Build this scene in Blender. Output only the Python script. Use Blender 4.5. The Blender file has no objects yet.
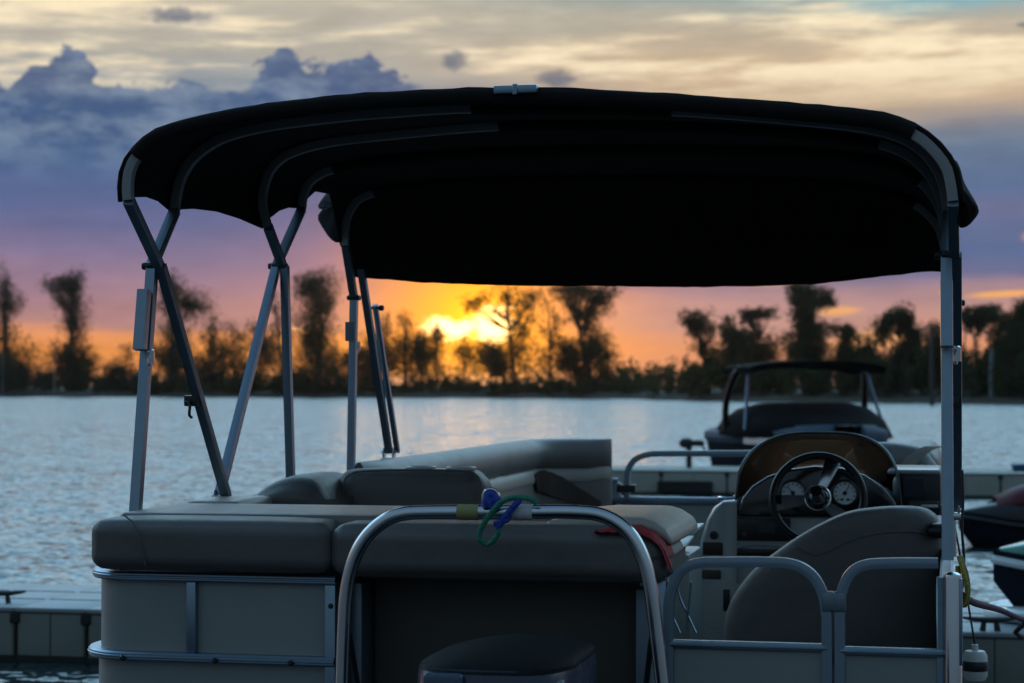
import bpy, bmesh, math, random
from mathutils import Vector, Matrix, noise as mnoise
R = random.Random(11)
sc = bpy.context.scene
COL = sc.collection
rad = math.radians

# ------------------------------------------------------------------ camera
F = 1991.0                      # focal length in pixels (70 mm on a 36 mm sensor, 1024 px wide)
YAW = rad(12.4); HZ = 386.0; EYE = 1.8
PIT = math.atan((HZ - 341.5) / F)
CAM = Vector((0, 0, EYE))
FW = Vector((-math.sin(YAW) * math.cos(PIT), math.cos(YAW) * math.cos(PIT), math.sin(PIT)))
RT = Vector((math.cos(YAW), math.sin(YAW), 0))
UP = RT.cross(FW)
FH = Vector((-math.sin(YAW), math.cos(YAW), 0))

def at(px, py, Y=None, X=None, Z=None, D=None):
    """measured place in the photograph -> point on a plane of the place (boat axis = world Y)"""
    r = FW + RT * ((px - 512) / F) - UP * ((py - 341.5) / F)
    if Y is not None: t = Y / r.y
    elif X is not None: t = X / r.x
    elif Z is not None: t = (Z - EYE) / r.z
    else: t = D / r.dot(FH)
    return CAM + r * t

cd = bpy.data.cameras.new('camera'); cam = bpy.data.objects.new('camera', cd); COL.objects.link(cam)
cam.location = CAM
cam.rotation_euler = Matrix((RT, UP, -FW)).transposed().to_euler()
cd.lens = 70; cd.sensor_width = 36; cd.clip_start = .1; cd.clip_end = 20000
cd.dof.use_dof = True; cd.dof.focus_distance = 6.0; cd.dof.aperture_fstop = 4.6
sc.camera = cam
sc.view_settings.view_transform = 'Standard'; sc.view_settings.look = 'None'
sc.view_settings.gamma = 1; sc.view_settings.exposure = 0
sc.render.engine = 'CYCLES'
sc.cycles.use_denoising = True
sc.cycles.max_bounces = 8; sc.cycles.transparent_max_bounces = 12
sc.cycles.sample_clamp_indirect = 6

def s2l(c):
    return tuple(((v / 255) / 12.92 if v <= 10 else (((v / 255) + .055) / 1.055) ** 2.4) for v in c)

# ------------------------------------------------------------------ node helper
class E:
    nt = None
    def __init__(s, k): s.k = k
    @staticmethod
    def m(op, *a, clamp=False):
        n = E.nt.nodes.new('ShaderNodeMath'); n.operation = op; n.use_clamp = clamp
        for i, v in enumerate(a):
            if isinstance(v, E): E.nt.links.new(v.k, n.inputs[i])
            else: n.inputs[i].default_value = v
        return E(n.outputs[0])
    def __add__(s, o): return E.m('ADD', s, o)
    def __radd__(s, o): return E.m('ADD', s, o)
    def __sub__(s, o): return E.m('SUBTRACT', s, o)
    def __rsub__(s, o): return E.m('SUBTRACT', o, s)
    def __mul__(s, o): return E.m('MULTIPLY', s, o)
    def __rmul__(s, o): return E.m('MULTIPLY', s, o)
    def __truediv__(s, o): return E.m('DIVIDE', s, o)
    def __neg__(s): return E.m('MULTIPLY', s, -1.0)
def ss(a, b, x):                # smoothstep
    n = E.nt.nodes.new('ShaderNodeMapRange'); n.interpolation_type = 'SMOOTHSTEP'
    lo, hi, flip = (a, b, False) if a < b else (b, a, True)
    n.inputs[1].default_value = lo; n.inputs[2].default_value = hi
    n.inputs[3].default_value = 1 if flip else 0; n.inputs[4].default_value = 0 if flip else 1
    E.nt.links.new(x.k, n.inputs[0]); return E(n.outputs[0])
def vec(x, y, z=0.0):
    n = E.nt.nodes.new('ShaderNodeCombineXYZ')
    for i, v in enumerate((x, y, z)):
        if isinstance(v, E): E.nt.links.new(v.k, n.inputs[i])
        else: n.inputs[i].default_value = v
    return E(n.outputs[0])
def noise(v, scale=1, detail=4, rough=.55, dist=0):
    n = E.nt.nodes.new('ShaderNodeTexNoise')
    n.inputs['Scale'].default_value = scale; n.inputs['Detail'].default_value = detail
    n.inputs['Roughness'].default_value = rough; n.inputs['Distortion'].default_value = dist
    E.nt.links.new(v.k, n.inputs['Vector']); return E(n.outputs[0])
def ramp(x, stops, lo, hi):
    n = E.nt.nodes.new('ShaderNodeValToRGB'); cr = n.color_ramp
    st = [((p - lo) / (hi - lo), s2l(c)) for p, c in stops]
    cr.elements[0].position = st[0][0]; cr.elements[0].color = (*st[0][1], 1)
    cr.elements[1].position = st[-1][0]; cr.elements[1].color = (*st[-1][1], 1)
    for p, c in st[1:-1]:
        e = cr.elements.new(p); e.color = (*c, 1)
    E.nt.links.new(((x - lo) / (hi - lo)).k, n.inputs[0]); return E(n.outputs[0])
def mixc(f, a, b, blend='MIX'):
    n = E.nt.nodes.new('ShaderNodeMix'); n.data_type = 'RGBA'; n.blend_type = blend
    for i, v in ((0, f), (6, a), (7, b)):
        if isinstance(v, E): E.nt.links.new(v.k, n.inputs[i])
        elif i == 0: n.inputs[i].default_value = v
        else: n.inputs[i].default_value = (*v, 1)
    return E(n.outputs[2])
def gauss(dx, dy, sx, sy):
    q = (dx / sx) * (dx / sx) + (dy / sy) * (dy / sy)
    return E.m('EXPONENT', -q)

# ------------------------------------------------------------------ sky
SUN_PX, SUN_PY = 476, 324
sun_dir = (FW + RT * ((SUN_PX - 512) / F) - UP * ((SUN_PY - 341.5) / F)).normalized()
SUN_EL = math.asin(sun_dir.z); SUN_ROT = math.atan2(sun_dir.x, sun_dir.y)

w = bpy.data.worlds.new('World'); sc.world = w; w.use_nodes = True
nt = w.node_tree; nt.nodes.clear(); E.nt = nt
tc = nt.nodes.new('ShaderNodeTexCoord')
def dotv(v):
    n = nt.nodes.new('ShaderNodeVectorMath'); n.operation = 'DOT_PRODUCT'
    nt.links.new(tc.outputs['Generated'], n.inputs[0]); n.inputs[1].default_value = v
    return E(n.outputs['Value'])
DEG = 180 / math.pi
EL = E.m('ARCSINE', dotv((0, 0, 1))) * DEG                 # elevation above the horizon, degrees
AZ = E.m('ARCTAN2', dotv(RT), dotv(FH)) * DEG              # compass angle, 0 towards the far shore
n1 = noise(vec(AZ * .10, EL * .8, 1.7), 1, 5, .55) - .5
n2 = noise(vec(AZ * .45, EL * .9, 5.1), 1, 6, .6) - .5
n3 = noise(vec(AZ * .06, EL * 1.6, 9.3), 1, 5, .6) - .5
Ew = EL + n1 * 1.3
left = ramp(Ew + n3 * .5, [(0, (238, 138, 40)), (1.0, (240, 148, 60)), (1.45, (236, 152, 96)), (1.75, (182, 132, 126)), (2.6, (162, 126, 140)),
                 (3.6, (134, 118, 150)), (5, (94, 104, 146)), (6.3, (78, 104, 146)), (7.5, (86, 114, 150)), (8.6, (125, 140, 156)),
                 (9.5, (192, 184, 168)), (11, (212, 200, 178)), (13, (196, 208, 210)), (18, (190, 214, 224))], 0, 18)
right = ramp(Ew + n3 * 1.2, [(0, (226, 138, 88)), (1.2, (222, 146, 104)), (2, (194, 146, 136)), (2.6, (168, 134, 142)), (3.1, (112, 112, 146)),
                  (4, (90, 106, 146)), (4.9, (110, 114, 148)), (5.6, (90, 110, 146)), (6.6, (104, 122, 146)), (7.4, (146, 140, 142)),
                  (8.3, (204, 178, 148)), (9.4, (216, 190, 156)), (10.6, (190, 186, 168)), (11.6, (142, 178, 186)), (14, (180, 205, 214)), (18, (190, 214, 224))], 0, 18)
low = mixc(ss(-5, 5, AZ + n1 * 5), left, right)
# cream cloud sheet along the top
cs = noise(vec(AZ * .11 + EL * .05, EL * .85 - AZ * .02, 3.3), 1, 6, .62)
low = mixc(ss(.46, .60, cs) * ss(7.6, 9.2, EL) * ss(14, 11, EL), low, s2l((252, 232, 196)))
low = mixc(ss(.52, .40, cs) * ss(8.6, 9.8, EL) * ss(13, 11, EL) * .35, low, s2l((140, 138, 138)))
# blue cumulus bank on the left, with ragged tops
top = 8.55 + gauss(AZ + 12.6, EL * 0, .85, 1) * 1.0 + gauss(AZ + 6.6, EL * 0, .7, 1) * .75 + gauss(AZ + 4.6, EL * 0, 1.9, 1) * .75
bump_ = noise(vec(AZ * .9, EL * 1.25, 2.2), 1, 9, .62) - .5
bank = ss(0, .20, top + bump_ * 2.6 - EL) * ss(5.4, 7.4, EL) * ss(-2.4, -3.0, AZ + bump_ * .8)
inner = noise(vec(AZ * .55, EL * 1.3, 8.4), 1, 7, .66)
low = mixc(bank * .92, low, mixc(ss(.38, .66, inner), s2l((66, 90, 130)), s2l((118, 136, 160))))
nq = noise(vec(AZ * 1.7, EL * 2.2, 6.6), 1, 6, .65) - .5
nq2 = noise(vec(AZ * 1.5, EL * 2.6, 16.6), 1, 6, .65) - .5
for a0, e0, sx, sy in ((-9.6, 10.45, 1.1, .27), (-1.7, 9.3, .45, .35), (1.3, 8.8, .8, .25), (14.7, 10.0, .5, .1)):
    g = gauss(AZ - a0 + nq * 1.5 * sx, EL - e0 + nq2 * 2.4 * sy, sx, sy)
    low = mixc(ss(.25, .95, g) * .75, low, s2l((86, 100, 124)))
# lit streaks low on the right
for a0, e0, sx, sy, k in ((13.9, 2.55, 1.3, .13, .95), (9.3, 2.12, .85, .16, .85), (12.3, 2.6, .25, .16, .6), (14.9, 4.2, .5, .2, .5), (7.5, 2.9, 1.2, .1, .3), (10.3, 1.3, 1.5, .4, .75)):
    g = gauss(AZ - a0 + n2 * .9, EL - e0 + n1 * .2 - (AZ - a0) * .05, sx, sy)
    low = mixc(ss(.25, .9, g) * k, low, s2l((252, 178, 104)))
tex = (noise(vec(AZ * .5, EL * 1.5, 12.1), 1, 6, .62) - .5) * .42 * ss(0, 1.5, EL) * ss(14, 11, EL) + 1.0
low = mixc(1.0, low, vec(tex, tex, tex), 'MULTIPLY')
high = ramp(EL, [(18, (190, 214, 224)), (32, (172, 206, 222)), (50, (96, 140, 176)), (90, (66, 96, 146))], 18, 90)
front = mixc(ss(16, 18.2, EL), low, high)
back = ramp(EL, [(0, (88, 104, 118)), (8, (102, 122, 138)), (16, (108, 134, 152)), (40, (102, 136, 160)), (90, (76, 108, 144))], 0, 90)
aabs = E.m('ABSOLUTE', AZ)
front = mixc(1.0, front, vec(*[ss(12, 19, EL) * ss(60, 34, EL) * k + 1.0 for k in (1.35, 1.95, 2.4)]), 'MULTIPLY')
cyan = ss(8, 13, AZ + n2 * 4) * ss(10.2, 10.9, EL + n2 * .7) * ss(16, 12, EL)
front = mixc(cyan * .8, front, s2l((118, 178, 194)))
skyc = mixc(ss(35, 110, aabs), front, back)
# glow of the sun through the low cloud
ang = E.m('ARCCOSINE', E.m('MINIMUM', dotv(sun_dir), .9999999)) * DEG
halo = E.m('EXPONENT', -((ang / 3.4) * (ang / 3.4)))
skyc = mixc(halo, skyc, s2l((250, 142, 14)))
def scalec(f, c): return mixc(1.0, vec(f, f, f), c, 'MULTIPLY')
skyc = mixc(1.0, skyc, scalec(E.m('EXPONENT', -(ang / 1.25)), (1.5, .66, .0)), 'ADD')
skyc = mixc(1.0, skyc, scalec(E.m('EXPONENT', -(ang / 3.0)) * ss(5.5, 1.2, EL), (.62, .20, .0)), 'ADD')
nf = noise(vec(AZ * 1.6, EL * 3.2, 4.4), 1, 5, .6) - .5
gp = E.m('MAXIMUM', gauss(AZ + 1.75 + nf * .7, EL - 1.72 + nf * 1.0, .80, .33), gauss(AZ + .55 + nf * .7, EL - 1.78 + nf * 1.1, .60, .52))
skyc = mixc(1.0, skyc, scalec(ss(.15, .75, gp), (2.6, 1.9, .9)), 'ADD')
gp2 = gauss(AZ + 6.3, EL - 1.62, .5, .07)
skyc = mixc(1.0, skyc, scalec(ss(.2, .8, gp2), (.7, .35, .08)), 'ADD')
ni = nt.nodes.new('ShaderNodeTexSky'); ni.sky_type = 'NISHITA'; ni.sun_disc = False
ni.sun_elevation = SUN_EL; ni.sun_rotation = SUN_ROT
b1 = nt.nodes.new('ShaderNodeBackground'); b2 = nt.nodes.new('ShaderNodeBackground'); ad = nt.nodes.new('ShaderNodeAddShader')
nt.links.new(skyc.k, b1.inputs[0]); b1.inputs[1].default_value = 1.0
nic = mixc(1.0, E(ni.outputs[0]), vec(ss(14, 45, EL), ss(14, 45, EL), ss(14, 45, EL)), 'MULTIPLY')
nt.links.new(nic.k, b2.inputs[0]); b2.inputs[1].default_value = .05
out = nt.nodes.new('ShaderNodeOutputWorld')
nt.links.new(b1.outputs[0], ad.inputs[0]); nt.links.new(b2.outputs[0], ad.inputs[1]); nt.links.new(ad.outputs[0], out.inputs[0])
w.cycles.sampling_method = 'MANUAL'; w.cycles.sample_map_resolution = 2048

sl = bpy.data.lights.new('sun', 'SUN'); so = bpy.data.objects.new('sun', sl); COL.objects.link(so)
sl.energy = .08; sl.angle = rad(10); sl.color = (1, .55, .22)
so.rotation_euler = sun_dir.to_track_quat('Z', 'Y').to_euler()

# ------------------------------------------------------------------ materials
def mat(name, base, rough=.5, metal=0, var=.12, vscale=6, bump=0, bscale=200, bdist=.002, wr=0, wscale=7, coat=0, ior=1.5, spec=.5, rvar=.1):
    m = bpy.data.materials.new(name); m.use_nodes = True
    t = m.node_tree; E.nt = t; p = t.nodes['Principled BSDF']
    c = t.nodes.new('ShaderNodeTexCoord'); co = E(c.outputs['Object'])
    nz = noise(co, vscale, 5, .6)
    k = (nz - .5) * (2 * var) + 1.0
    t.links.new(mixc(1.0, base, vec(k, k, k), 'MULTIPLY').k, p.inputs['Base Color'])
    nr = noise(co, vscale * 3.1, 4, .6)
    t.links.new(E.m('ADD', (nr - .5) * (2 * rvar), rough, clamp=True).k, p.inputs['Roughness'])
    p.inputs['Metallic'].default_value = metal; p.inputs['IOR'].default_value = ior
    p.inputs['Specular IOR Level'].default_value = spec
    p.inputs['Coat Weight'].default_value = coat; p.inputs['Coat Roughness'].default_value = .08
    last = None
    for st, scl, d in ((bump, bscale, bdist), (wr, wscale, .02)):
        if st:
            b = t.nodes.new('ShaderNodeBump'); b.inputs['Strength'].default_value = st; b.inputs['Distance'].default_value = d
            t.links.new(noise(co, scl, 4, .6).k, b.inputs['Height'])
            if last: t.links.new(last.outputs[0], b.inputs['Normal'])
            last = b
    if last: t.links.new(last.outputs[0], p.inputs['Normal'])
    return m
M = {}
M['vinyl'] = mat('grey_vinyl', (.145, .126, .115), .46, bump=.25, bscale=420, wr=.12, wscale=9)
M['vinyl_dark'] = mat('dark_grey_vinyl', (.112, .100, .095), .5, bump=.3, bscale=420, wr=.5, wscale=4.5, var=.22, vscale=3)
M['vinyl_light'] = mat('beige_vinyl', (.33, .29, .25), .42, bump=.2, bscale=420, wr=.12)
M['vinyl_brown'] = mat('brown_vinyl', (.035, .016, .012), .42, bump=.2, bscale=420)
M['piping'] = mat('piping_vinyl', (.10, .095, .09), .4)
M['alu'] = mat('brushed_aluminium', (.24, .31, .38), .34, .95, var=.06, vscale=14, bump=.05, bscale=300)
M['alu_dull'] = mat('dull_aluminium', (.19, .23, .27), .5, .8, var=.15, vscale=11)
M['bow_alu'] = mat('anodised_bow', (.30, .28, .28), .6, .1)
M['dock_far'] = mat('pale_dock', (.36, .36, .31), .6, var=.25, vscale=2, bump=.2, bscale=60)
M['dark_hull'] = mat('dark_hull', (.010, .014, .022), .75, spec=.03)
M['steel'] = mat('polished_steel', (.55, .56, .58), .17, 1, var=.05, rvar=.06)
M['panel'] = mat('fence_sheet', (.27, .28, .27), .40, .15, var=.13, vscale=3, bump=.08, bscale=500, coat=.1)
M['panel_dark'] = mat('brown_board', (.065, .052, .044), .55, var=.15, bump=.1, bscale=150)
M['canvas'] = mat('black_canvas', (.020, .015, .015), .85, var=.2, bump=.35, bscale=700, wr=.35, wscale=5, spec=.2)
M['cover'] = mat('black_cover', (.009, .009, .010), .9, spec=.04, wr=.3, wscale=4)
M['canvas_grey'] = mat('skylit_grey_canvas', (.05, .048, .055), .85, var=.2, bump=.35, bscale=700, wr=.5, wscale=9, spec=.2)  # paler canvas: the flap's skylight put into the colour; also the label
M['black'] = mat('black_plastic', (.012, .012, .013), .38, bump=.1, bscale=300)
M['rim'] = mat('wheel_rim', (.008, .008, .009), .3, spec=.3)
M['dial'] = mat('dial_white', (.80, .82, .84), .35)
M['cowl_blue'] = mat('cowl_blue', (.035, .065, .11), .3, coat=.3)
M['lid'] = mat('satin_black', (.005, .005, .006), .7, bump=.1, bscale=300, spec=.15)
M['gloss'] = mat('black_gloss', (.008, .008, .009), .12, coat=.5, rvar=.05)
M['navy'] = mat('navy_cowl', (.010, .016, .042), .28, coat=.3)
M['white'] = mat('white_plastic', (.62, .62, .60), .4, var=.08)
M['cons'] = mat('console_gelcoat', (.36, .36, .35), .3, coat=.25, var=.06)
M['carpet'] = mat('deck_carpet', (.07, .07, .075), .95, bump=.4, bscale=500)
M['screen'] = mat('screen_glass', (.02, .035, .05), .08, var=.02, rvar=.02)
M['red'] = mat('red_cloth', (.28, .012, .018), .75, wr=.3, wscale=14)
M['darkred'] = mat('dark_red_cover', (.10, .012, .022), .7, wr=.4, wscale=8)
M['green_rope'] = mat('green_rope', (.02, .22, .13), .6, bump=.9, bscale=120, bdist=.012, var=.35, vscale=90)
M['blue_rope'] = mat('blue_rope', (.015, .05, .36), .6, bump=.9, bscale=120, bdist=.012, var=.35, vscale=90)
M['yellow_rope'] = mat('yellow_rope', (.38, .30, .03), .6, bump=.9, bscale=120, bdist=.012, var=.35, vscale=90)
M['maroon_rope'] = mat('maroon_rope', (.11, .03, .05), .7, bump=.9, bscale=120, bdist=.012, var=.35, vscale=90)
M['tape_y'] = mat('yellow_tape', (.30, .26, .10), .6)
M['tape_w'] = mat('white_tape', (.55, .55, .55), .6)
M['dock'] = mat('dock_plastic', (.20, .21, .18), .6, var=.25, vscale=3, bump=.2, bscale=60)
M['dock_top'] = mat('dock_deck', (.30, .32, .33), .5, var=.2, vscale=4, bump=.3, bscale=90)
M['dock_dark'] = mat('dock_algae_and_shade', (.018, .018, .014), .7, var=.4)  # algae and dark joints, also the slot's shade as a colour
M['hull_grey'] = mat('grey_hull', (.06, .09, .13), .6, spec=.1)
M['hull_blue'] = mat('blue_hull', (.05, .13, .28), .2, coat=.5)
M['hull_white'] = mat('white_hull', (.55, .57, .58), .22, coat=.5)
M['hull_green'] = mat('green_hull', (.05, .22, .14), .25, coat=.4)
M['bark'] = mat('bark', (.07, .055, .045), .9, var=.3, vscale=.6)
M['pole'] = mat('weathered_pole', (.22, .22, .22), .8, var=.2, vscale=1)
M['soil'] = mat('shore_soil', (.06, .05, .035), .95, var=.4, vscale=.15)
M['orange'] = mat('glint_orange', (.5, .14, .02), .3)  # colour of the reflected orange spot
M['blue_box'] = mat('blue_plastic', (.03, .11, .2), .45)

def leafmat():
    m = bpy.data.materials.new('gum_leaves'); m.use_nodes = True; t = m.node_tree; t.nodes.clear(); E.nt = t
    c = t.nodes.new('ShaderNodeTexCoord'); nz = noise(E(c.outputs['Object']), .7, 3)
    colr = mixc(nz, (.035, .05, .02), (.07, .085, .035))
    d = t.nodes.new('ShaderNodeBsdfDiffuse'); tr = t.nodes.new('ShaderNodeBsdfTranslucent'); mx = t.nodes.new('ShaderNodeMixShader')
    t.links.new(colr.k, d.inputs[0]); t.links.new(colr.k, tr.inputs[0]); mx.inputs[0].default_value = .35
    o = t.nodes.new('ShaderNodeOutputMaterial')
    t.links.new(d.outputs[0], mx.inputs[1]); t.links.new(tr.outputs[0], mx.inputs[2]); t.links.new(mx.outputs[0], o.inputs[0])
    return m
M['leaf'] = leafmat()
def thin_cloth(m, k, colr):          # a little light comes through the woven cloth
    t = m.node_tree; p = t.nodes['Principled BSDF']; o = [n for n in t.nodes if n.type == 'OUTPUT_MATERIAL'][0]
    tr = t.nodes.new('ShaderNodeBsdfTranslucent'); tr.inputs[0].default_value = (*colr, 1); mx = t.nodes.new('ShaderNodeMixShader'); mx.inputs[0].default_value = k
    t.links.new(p.outputs[0], mx.inputs[1]); t.links.new(tr.outputs[0], mx.inputs[2]); t.links.new(mx.outputs[0], o.inputs[0])
thin_cloth(M['canvas'], .22, (.055, .026, .02))

def tintmat():
    m = bpy.data.materials.new('smoked_acrylic'); m.use_nodes = True; t = m.node_tree; t.nodes.clear(); E.nt = t
    tr = t.nodes.new('ShaderNodeBsdfTransparent'); tr.inputs[0].default_value = (.54, .43, .35, 1)
    gl = t.nodes.new('ShaderNodeBsdfGlossy'); gl.inputs['Roughness'].default_value = .12
    df = t.nodes.new('ShaderNodeBsdfTranslucent'); df.inputs[0].default_value = (.20, .125, .085, 1)
    c = t.nodes.new('ShaderNodeTexCoord'); sp = noise(E(c.outputs['Object']), 60, 2); dirt = ss(.55, .8, sp) * .35 + .22
    lw = t.nodes.new('ShaderNodeFresnel'); lw.inputs[0].default_value = 1.45
    m1 = t.nodes.new('ShaderNodeMixShader'); m2 = t.nodes.new('ShaderNodeMixShader'); o = t.nodes.new('ShaderNodeOutputMaterial')
    t.links.new(dirt.k, m1.inputs[0]); t.links.new(tr.outputs[0], m1.inputs[1]); t.links.new(df.outputs[0], m1.inputs[2])
    t.links.new(lw.outputs[0], m2.inputs[0]); t.links.new(m1.outputs[0], m2.inputs[1]); t.links.new(gl.outputs[0], m2.inputs[2])
    t.links.new(m2.outputs[0], o.inputs[0]); return m
M['tint'] = tintmat()

def watermat():
    m = bpy.data.materials.new('lake_water'); m.use_nodes = True; t = m.node_tree; E.nt = t; p = t.nodes['Principled BSDF']
    p.inputs['Base Color'].default_value = (.012, .026, .030, 1); p.inputs['Roughness'].default_value = .06; p.inputs['IOR'].default_value = 1.333
    c = t.nodes.new('ShaderNodeTexCoord'); mp = t.nodes.new('ShaderNodeMapping'); t.links.new(c.outputs['Object'], mp.inputs[0])
    mp.inputs['Rotation'].default_value = (0, 0, rad(20)); mp.inputs['Scale'].default_value = (.75, 1.25, 1)
    co = E(mp.outputs[0])
    def slope(v, scale, det, k):
        n = t.nodes.new('ShaderNodeTexNoise'); n.inputs['Scale'].default_value = scale; n.inputs['Detail'].default_value = det; n.inputs['Roughness'].default_value = .55
        t.links.new(v.k, n.inputs['Vector']); sp = t.nodes.new('ShaderNodeSeparateColor'); t.links.new(n.outputs['Color'], sp.inputs[0])
        return (E(sp.outputs[0]) - .5) * k, (E(sp.outputs[1]) - .5) * k
    xs, ys = zip(slope(co, .5, 2, .26), slope(co, 2.2, 2, .66), slope(co, 8, 4, 1.25))
    nn = t.nodes.new('ShaderNodeVectorMath'); nn.operation = 'NORMALIZE'
    t.links.new(vec(xs[0] + xs[1] + xs[2], ys[0] + ys[1] + ys[2] - .15, 1.0).k, nn.inputs[0]); t.links.new(nn.outputs[0], p.inputs['Normal'])
    return m
M['water'] = watermat()

# ------------------------------------------------------------------ mesh builder
class MB:
    def __init__(s): s.v = []; s.f = []; s.mi = []
    def add(s, v, f, m=0):
        o = len(s.v); s.v += [tuple(x) for x in v]; s.f += [tuple(i + o for i in q) for q in f]; s.mi += [m] * len(f); return s
    def bm(s, bm, m=0):
        bm.verts.ensure_lookup_table(); bm.verts.index_update()
        s.add([v.co[:] for v in bm.verts], [[v.index for v in f.verts] for f in bm.faces], m); bm.free(); return s
    def box(s, lo, hi, bev=0, seg=2, m=0, mtx=None):
        b = bmesh.new(); bmesh.ops.create_cube(b, size=1)
        c = [(a + d) / 2 for a, d in zip(lo, hi)]; z = [abs(d - a) for a, d in zip(lo, hi)]
        for v in b.verts: v.co = Vector((v.co.x * z[0], v.co.y * z[1], v.co.z * z[2]))
        if bev: bmesh.ops.bevel(b, geom=list(b.edges), offset=min(bev, min(z) * .49), segments=seg, profile=.5, affect='EDGES')
        for v in b.verts:
            q = v.co.copy()
            if mtx: q = mtx @ q
            v.co = q + Vector(c)
        return s.bm(b, m)
    def cushion(s, lo, hi, r=.05, puff=.01, m=0, n=12, mtx=None, bend=None):
        c = Vector([(a + d) / 2 for a, d in zip(lo, hi)]); h = Vector([abs(d - a) / 2 for a, d in zip(lo, hi)])
        r = min(r, min(h) * .98)
        ts = [-1 + 2 * i / n for i in range(n + 1)]
        def dist(t, hh):      # more points near the rounded edges
            a = abs(t); inner = (hh - r)
            k = a / .55
            val = inner * k if k <= 1 else inner + r * (a - .55) / .45
            return math.copysign(val, t)
        V = {}; verts = []; faces = []
        def vid(i, j, k):
            if (i, j, k) in V: return V[(i, j, k)]
            p = Vector((dist(ts[i], h.x), dist(ts[j], h.y), dist(ts[k], h.z)))
            q = Vector([max(-(hh - r), min(hh - r, x)) for x, hh in zip(p, h)])
            d = p - q
            if d.length > 1e-9:
                mxl = max(abs(d.x), abs(d.y), abs(d.z)); d = d.normalized() * mxl
            o = q + d
            for ax in range(3):
                a1, a2 = (ax + 1) % 3, (ax + 2) % 3
                if abs(p[ax]) > h[ax] - 1e-6:
                    o[ax] += math.copysign(puff * (1 - (p[a1] / h[a1]) ** 4) * (1 - (p[a2] / h[a2]) ** 4), p[ax])
            if bend: o = bend(o, h)
            if mtx: o = mtx @ o
            V[(i, j, k)] = len(verts); verts.append(o + c); return V[(i, j, k)]
        for a in range(n):
            for b in range(n):
                faces += [[vid(a, b, 0), vid(a, b + 1, 0), vid(a + 1, b + 1, 0), vid(a + 1, b, 0)],
                          [vid(a, b, n), vid(a + 1, b, n), vid(a + 1, b + 1, n), vid(a, b + 1, n)],
                          [vid(a, 0, b), vid(a + 1, 0, b), vid(a + 1, 0, b + 1), vid(a, 0, b + 1)],
                          [vid(a, n, b), vid(a, n, b + 1), vid(a + 1, n, b + 1), vid(a + 1, n, b)],
                          [vid(0, a, b), vid(0, a, b + 1), vid(0, a + 1, b + 1), vid(0, a + 1, b)],
                          [vid(n, a, b), vid(n, a + 1, b), vid(n, a + 1, b + 1), vid(n, a, b + 1)]]
        return s.add(verts, faces, m)
    def tube(s, pts, r, n=10, m=0, closed=False, sq=0, caps=True, ref=None):
        pts = [Vector(p) for p in pts]; N = len(pts)
        rr = r if isinstance(r, (list, tuple)) else [r] * N
        if sq:                                  # rounded square section
            prof = []
            for q in range(4):
                for a in (.12, .5, .88):
                    th = (q + a) * math.pi / 2; k = 1 / max(abs(math.cos(th)), abs(math.sin(th)))
                    k = k if a != .5 else k * .93
                    prof.append((math.cos(th) * k, math.sin(th) * k * (sq if sq > 0 else 1)))
        else: prof = [(math.cos(2 * math.pi * i / n), math.sin(2 * math.pi * i / n)) for i in range(n)]
        P = len(prof); verts = []; nrm = None
        for i in range(N):
            a = pts[(i - 1) % N] if (closed or i > 0) else pts[i]
            b = pts[(i + 1) % N] if (closed or i < N - 1) else pts[i]
            t = (b - a).normalized()
            if nrm is None:
                g = Vector(ref) if ref else (Vector((1, 0, 0)) if abs(t.x) < .8 else Vector((0, 0, 1)))
                nrm = (g - t * g.dot(t)).normalized()
            else:
                nrm = (nrm - t * nrm.dot(t)).normalized()
            bn = t.cross(nrm)
            for x, y in prof: verts.append(pts[i] + nrm * (x * rr[i]) + bn * (y * rr[i]))
        fc = []
        for i in range(N if closed else N - 1):
            k = (i + 1) % N
            for j in range(P): fc.append([i * P + j, i * P + (j + 1) % P, k * P + (j + 1) % P, k * P + j])
        if caps and not closed: fc += [list(range(P))[::-1], [(N - 1) * P + j for j in range(P)]]
        return s.add(verts, fc, m)
    def loft(s, rows, m=0, ring=False, caps=False):
        n = len(rows[0]); v = [p for r in rows for p in r]; f = []
        for i in range(len(rows) - 1):
            for j in range(n if ring else n - 1):
                k = (j + 1) % n; f.append([i * n + j, i * n + k, (i + 1) * n + k, (i + 1) * n + j])
        if caps: f += [list(range(n))[::-1], [(len(rows) - 1) * n + j for j in range(n)]]
        return s.add(v, f, m)
    def shell(s, rows, th, m=0):                # a sheet with real thickness
        b = bmesh.new(); n = len(rows[0])
        V = [[b.verts.new(p) for p in r] for r in rows]
        for i in range(len(rows) - 1):
            for j in range(n - 1): b.faces.new((V[i][j], V[i][j + 1], V[i + 1][j + 1], V[i + 1][j]))
        b.normal_update()
        bmesh.ops.solidify(b, geom=list(b.faces), thickness=th)
        return s.bm(b, m)
    def prism(s, pts, d, m=0, bev=0, seg=2):    # outline (3-D points in one plane) pushed along d
        b = bmesh.new(); vs = [b.verts.new(p) for p in pts]; f = b.faces.new(vs)
        r = bmesh.ops.extrude_face_region(b, geom=[f])
        for e in r['geom']:
            if isinstance(e, bmesh.types.BMVert): e.co += Vector(d)
        bmesh.ops.recalc_face_normals(b, faces=list(b.faces))
        if bev:
            es = [e for e in b.edges if e.calc_face_angle(0) > .9]
            bmesh.ops.bevel(b, geom=es, offset=bev, segments=seg, profile=.5, affect='EDGES')
        return s.bm(b, m)
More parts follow.
